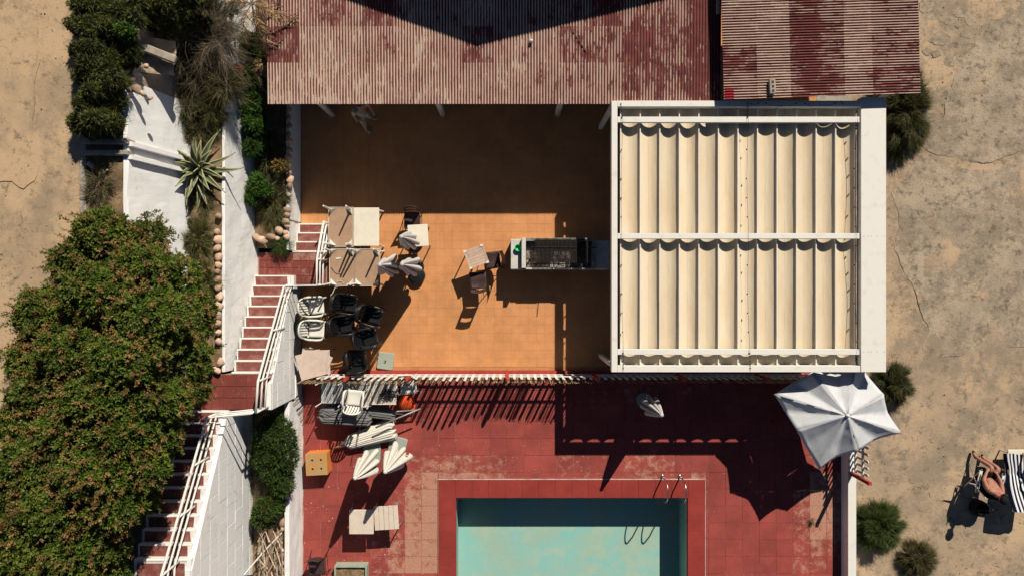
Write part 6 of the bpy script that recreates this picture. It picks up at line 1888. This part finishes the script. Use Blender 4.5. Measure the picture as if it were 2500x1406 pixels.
# his chair
fc = thing('camping_chair', 'white-armed folding chair under the sunburnt man', 'chair', (13.66, -5.5, 0))
ang_ = R(-12)
def cw(x, y, z): v = Matrix.Rotation(ang_, 3, 'Z') @ Vector((x, y, 0)); return (13.66 + v.x, -5.5 + v.y, z)
def cbox(name, x0, x1, y0, y1, z0, z1, mat):
    M4 = Matrix.Translation((13.66, -5.5, 0)) @ Matrix.Rotation(ang_, 4, 'Z')
    bevel(MB().box(x0, x1, y0, y1, z0, z1, mat=M4).build(name, mat, fc), .006)
cbox('seat', -.27, .27, -.22, .30, .30, .33, BLACK_FABRIC)
MB().add([cw(-.27, -.22, .33), cw(.27, -.22, .33), cw(.27, -.42, .86), cw(-.27, -.42, .86), cw(-.27, -.25, .33), cw(.27, -.25, .33), cw(.27, -.45, .86), cw(-.27, -.45, .86)], [(0, 1, 2, 3), (7, 6, 5, 4), (0, 3, 7, 4), (1, 5, 6, 2), (3, 2, 6, 7)]).build('backrest', BLACK_FABRIC, fc)
for s in (-1, 1):
    bx_ = s * .33
    for (ya, yb) in ((-.40, -.30), (-.14, -.04), (.12, .22)):
        cbox('armrest_bar', bx_ - .045, bx_ + .045, ya, yb, .56, .585, WHITE_PLASTIC)
    cbox('armrest_side', bx_ - .045, bx_ - .02, -.40, .24, .556, .59, WHITE_PLASTIC); cbox('armrest_side', bx_ + .02, bx_ + .045, -.40, .24, .556, .59, WHITE_PLASTIC)
    MB().tube([cw(s * .30, .30, 0), cw(s * .30, -.30, .60)], .014, 8).build('leg', STEEL, fc); MB().tube([cw(s * .30, -.40, 0), cw(s * .30, .28, .56)], .014, 8).build('leg', STEEL, fc)
    MB().tube([cw(s * .28, -.22, .33), cw(s * .28, -.46, .92)], .013, 8).build('back_tube', WHITE_PLASTIC, fc)
MB().tube([cw(-.27, .31, .32), cw(.27, .31, .32)], .016, 8).build('front_bar', STEEL, fc)
MB().tube([cw(-.30, -.20, .57), cw(-.62, -.18, .60)], [.030, .016], 8).build('recline_lever', GREY_METAL, fc)
# black bucket bag and drinks bottle
c = W(2398, 1243, .3)
bgx = thing('bucket_bag', 'round black bag standing on the sand below the seated man', 'bag', (c.x, c.y, 0))
m = MB(); prof = [(.20, 0), (.235, .06), (.245, .22), (.225, .34), (.19, .36), (.185, .30), (.17, .12), (.01, .10)]
m.lathe([(r_ * (1.0), z_) for r_, z_ in prof], 9); m.build('bag_body', BLACK_FABRIC, bgx, world=False)
MB().tube([(-.19, 0, .35), (-.12, .02, .47), (0, .03, .50), (.12, .02, .47), (.19, 0, .35)], .012, 6).build('bag_handle', BLACK_PLASTIC, bgx, world=False)
c = W(2431, 1244, .05)
bo = thing('bottle', 'small clear bottle with a red label lying on the sand by the black bag', 'bottle', (c.x, c.y, 0))
MB().tube([(-.10, 0, .035), (-.05, 0, .035), (-.04, 0, .035)], [.014, .032, .034], 10).build('bottle_end', CLEAR_PLASTIC, bo, world=False, smooth=True)
MB().tube([(-.04, 0, .035), (.06, .004, .035)], .0345, 10).build('label_band', RED_CLOTH, bo, world=False, smooth=True)
# sun lounger, striped towel and reclining woman
lx0, lx1 = 14.30, 15.02
lg = thing('sun_lounger', 'white sun lounger under a striped towel at the right edge', 'sun lounger', (14.66, -5.6, 0))
bevel(MB().box(lx0 + .03, lx1 - .03, -5.35, -4.66, .30, .335).build('bed', CREAM_TOP, lg), .012, 2)
def incl(name, x0, x1, y0, z0, y1, z1, th, mat, root):
    MB().add([(x0, y0, z0), (x1, y0, z0), (x1, y1, z1), (x0, y1, z1), (x0, y0, z0 - th), (x1, y0, z0 - th), (x1, y1, z1 - th), (x0, y1, z1 - th)], [(0, 3, 2, 1), (4, 5, 6, 7), (0, 1, 5, 4), (1, 2, 6, 5), (2, 3, 7, 6), (3, 0, 4, 7)]).build(name, mat, root)
incl('backrest', lx0 + .03, lx1 - .03, -5.35, .335, -6.25, .72, .035, CREAM_TOP, lg)
for x in (lx0 + .05, lx1 - .05):
    for y in (-4.75, -5.3, -6.0): MB().tube([(x, y, 0), (x, y, .31)], .022, 8).build('leg', WHITE_PLASTIC, lg)
t = NT('navy_striped_towel'); ob_ = t.co('obj'); sx = t.add('ShaderNodeSeparateXYZ'); t.link(ob_, sx.inputs[0])
at = t.add('ShaderNodeAttribute', attribute_name='stripe')
st_ = t.math('FRACT', t.math('MULTIPLY', at.outputs['Fac'], 8.0))
c_ = t.mix(t.rng(st_, .52, .56), (.012, .018, .055), (.78, .77, .74))
TOWEL = t.done(c_, .95, .05)
tw_ = thing('towel', 'navy and white striped towel draped over the sun lounger', 'towel', (14.66, -5.6, .35))
P = []; att = []
for j in range(41):
    f = j / 40; y = -4.78 - 1.56 * f; row = []
    zb = .345 if y > -5.35 else .345 + (-5.35 - y) * .428
    for i in range(41):
        u = i / 40; pinch = 1 - .16 * math.exp(-((f - .33) / .16) ** 2) + .05 * f
        x = 14.66 + (u - .5) * .84 * pinch
        e = abs(u - .5) * 2
        z = zb + .012 + .010 * math.sin(18 * u + 3 * f) * math.sin(7 * f + 1) - (.10 * max(0, e - .86) / .14 if True else 0)
        row.append((x, y + .02 * math.sin(9 * u), z)); att.append(u + .012 * math.sin(8 * f + 2))
    P.append(row)
o = MB().grid(P[::-1]).build('towel_cloth', TOWEL, tw_, smooth=True)
a_ = o.data.attributes.new('stripe', 'FLOAT', 'POINT'); att2 = []
for j in range(40, -1, -1): att2 += att[j * 41:(j + 1) * 41]
a_.data.foreach_set('value', att2)
wj = dict(pelvis=(14.86, -5.38, .50), waist=(14.87, -5.54, .56), chest=(14.88, -5.74, .68), neckb=(14.88, -5.88, .78), neck=(14.88, -5.92, .82),
          shL=(14.73, -5.80, .74), elL=(14.62, -5.62, .66), wrL=(14.70, -5.38, .70), paL=(14.74, -5.31, .70),
          shR=(15.03, -5.80, .74), elR=(15.12, -5.6, .66), wrR=(15.04, -5.38, .70), paR=(15.0, -5.31, .70),
          hiL=(14.78, -5.34, .48), knL=(14.76, -5.02, .66), anL=(14.74, -4.84, .40), toL=(14.72, -4.72, .40),
          hiR=(14.94, -5.34, .48), knR=(14.94, -5.02, .70), anR=(14.92, -4.84, .40), toR=(14.92, -4.72, .40))
wom, WJ = person('person', 'woman with blond hair reclining on the striped towel at the right edge', wj, (14.86, -5.94, .95), Vector((-.1, .8, .55)), Vector((0, -.5, 1)), SKIN_PALE, (14.86, -5.38, .35), fat=.86, hair=(BLOND, .02))
m_ = skin_mesh('swimsuit', [wj['pelvis'], wj['waist'], wj['chest'], wj['hiL'], wj['hiR']], [(0, 1), (1, 2), (0, 3), (0, 4)], [(.125, .10), (.112, .09), (.138, .10), .085, .085], BLACK_FABRIC, 2, [0])
join_mesh('swimsuit', [(m_, 0)], [BLACK_FABRIC], wom)

# person walking out from under the roof
pj = dict(pelvis=(-4.22, 4.86, .92), waist=(-4.21, 4.90, 1.06), chest=(-4.18, 4.95, 1.28), neckb=(-4.15, 4.97, 1.44), neck=(-4.13, 4.97, 1.50),
          shL=(-4.02, 5.08, 1.38), elL=(-3.98, 5.06, 1.12), wrL=(-3.90, 4.92, .95), paL=(-3.88, 4.88, .89),
          shR=(-4.32, 4.80, 1.38), elR=(-4.40, 4.80, 1.10), wrR=(-4.36, 4.70, .90), paR=(-4.35, 4.68, .83),
          hiL=(-4.14, 4.92, .90), knL=(-4.12, 4.92, .48), anL=(-4.10, 4.98, .10), toL=(-3.98, 4.94, .04),
          hiR=(-4.29, 4.80, .90), knR=(-4.24, 4.70, .48), anR=(-4.28, 4.66, .09), toR=(-4.18, 4.56, .03))
wk, PJ = person('person', 'person in beige clothes and pale shoes stepping out from under the long roof', pj, (-4.11, 4.96, 1.62), Vector((.7, -.4, -.2)), Vector((0, 0, 1)), SKIN_PALE, (-4.22, 4.8, 0), hair=(DARK_HAIR, -.02))
m_ = skin_mesh('shirt', [pj['pelvis'], pj['waist'], pj['chest'], pj['shL'], pj['elL'], pj['shR'], pj['elR'], lerp(pj['chest'], pj['neckb'], .6)], [(0, 1), (1, 2), (2, 3), (3, 4), (2, 5), (5, 6), (2, 7)], [(.155, .13), (.15, .125), (.175, .13), .078, .062, .078, .062, (.09, .08)], BEIGE_CLOTH, 2, [0])
join_mesh('shirt', [(m_, 0)], [BEIGE_CLOTH], wk)
m_ = skin_mesh('trousers', [pj['pelvis'], pj['hiL'], pj['knL'], lerp(pj['knL'], pj['anL'], .85), pj['hiR'], pj['knR'], lerp(pj['knR'], pj['anR'], .85)], [(0, 1), (1, 2), (2, 3), (0, 4), (4, 5), (5, 6)], [(.145, .12), .105, .075, .062, .105, .075, .062], BEIGE_CLOTH, 2, [0])
join_mesh('trousers', [(m_, 0)], [BEIGE_CLOTH], wk)
for a, t_ in (('anL', 'toL'), ('anR', 'toR')):
    limb_cloth('shoe', [lerp(pj[a], pj[t_], -.3) - Vector((0, 0, .03)), lerp(pj[a], pj[t_], .4) - Vector((0, 0, .02)), lerp(pj[a], pj[t_], 1.3)], [(.045, .05), (.052, .045), (.042, .034)], SHOE_GREY, wk)
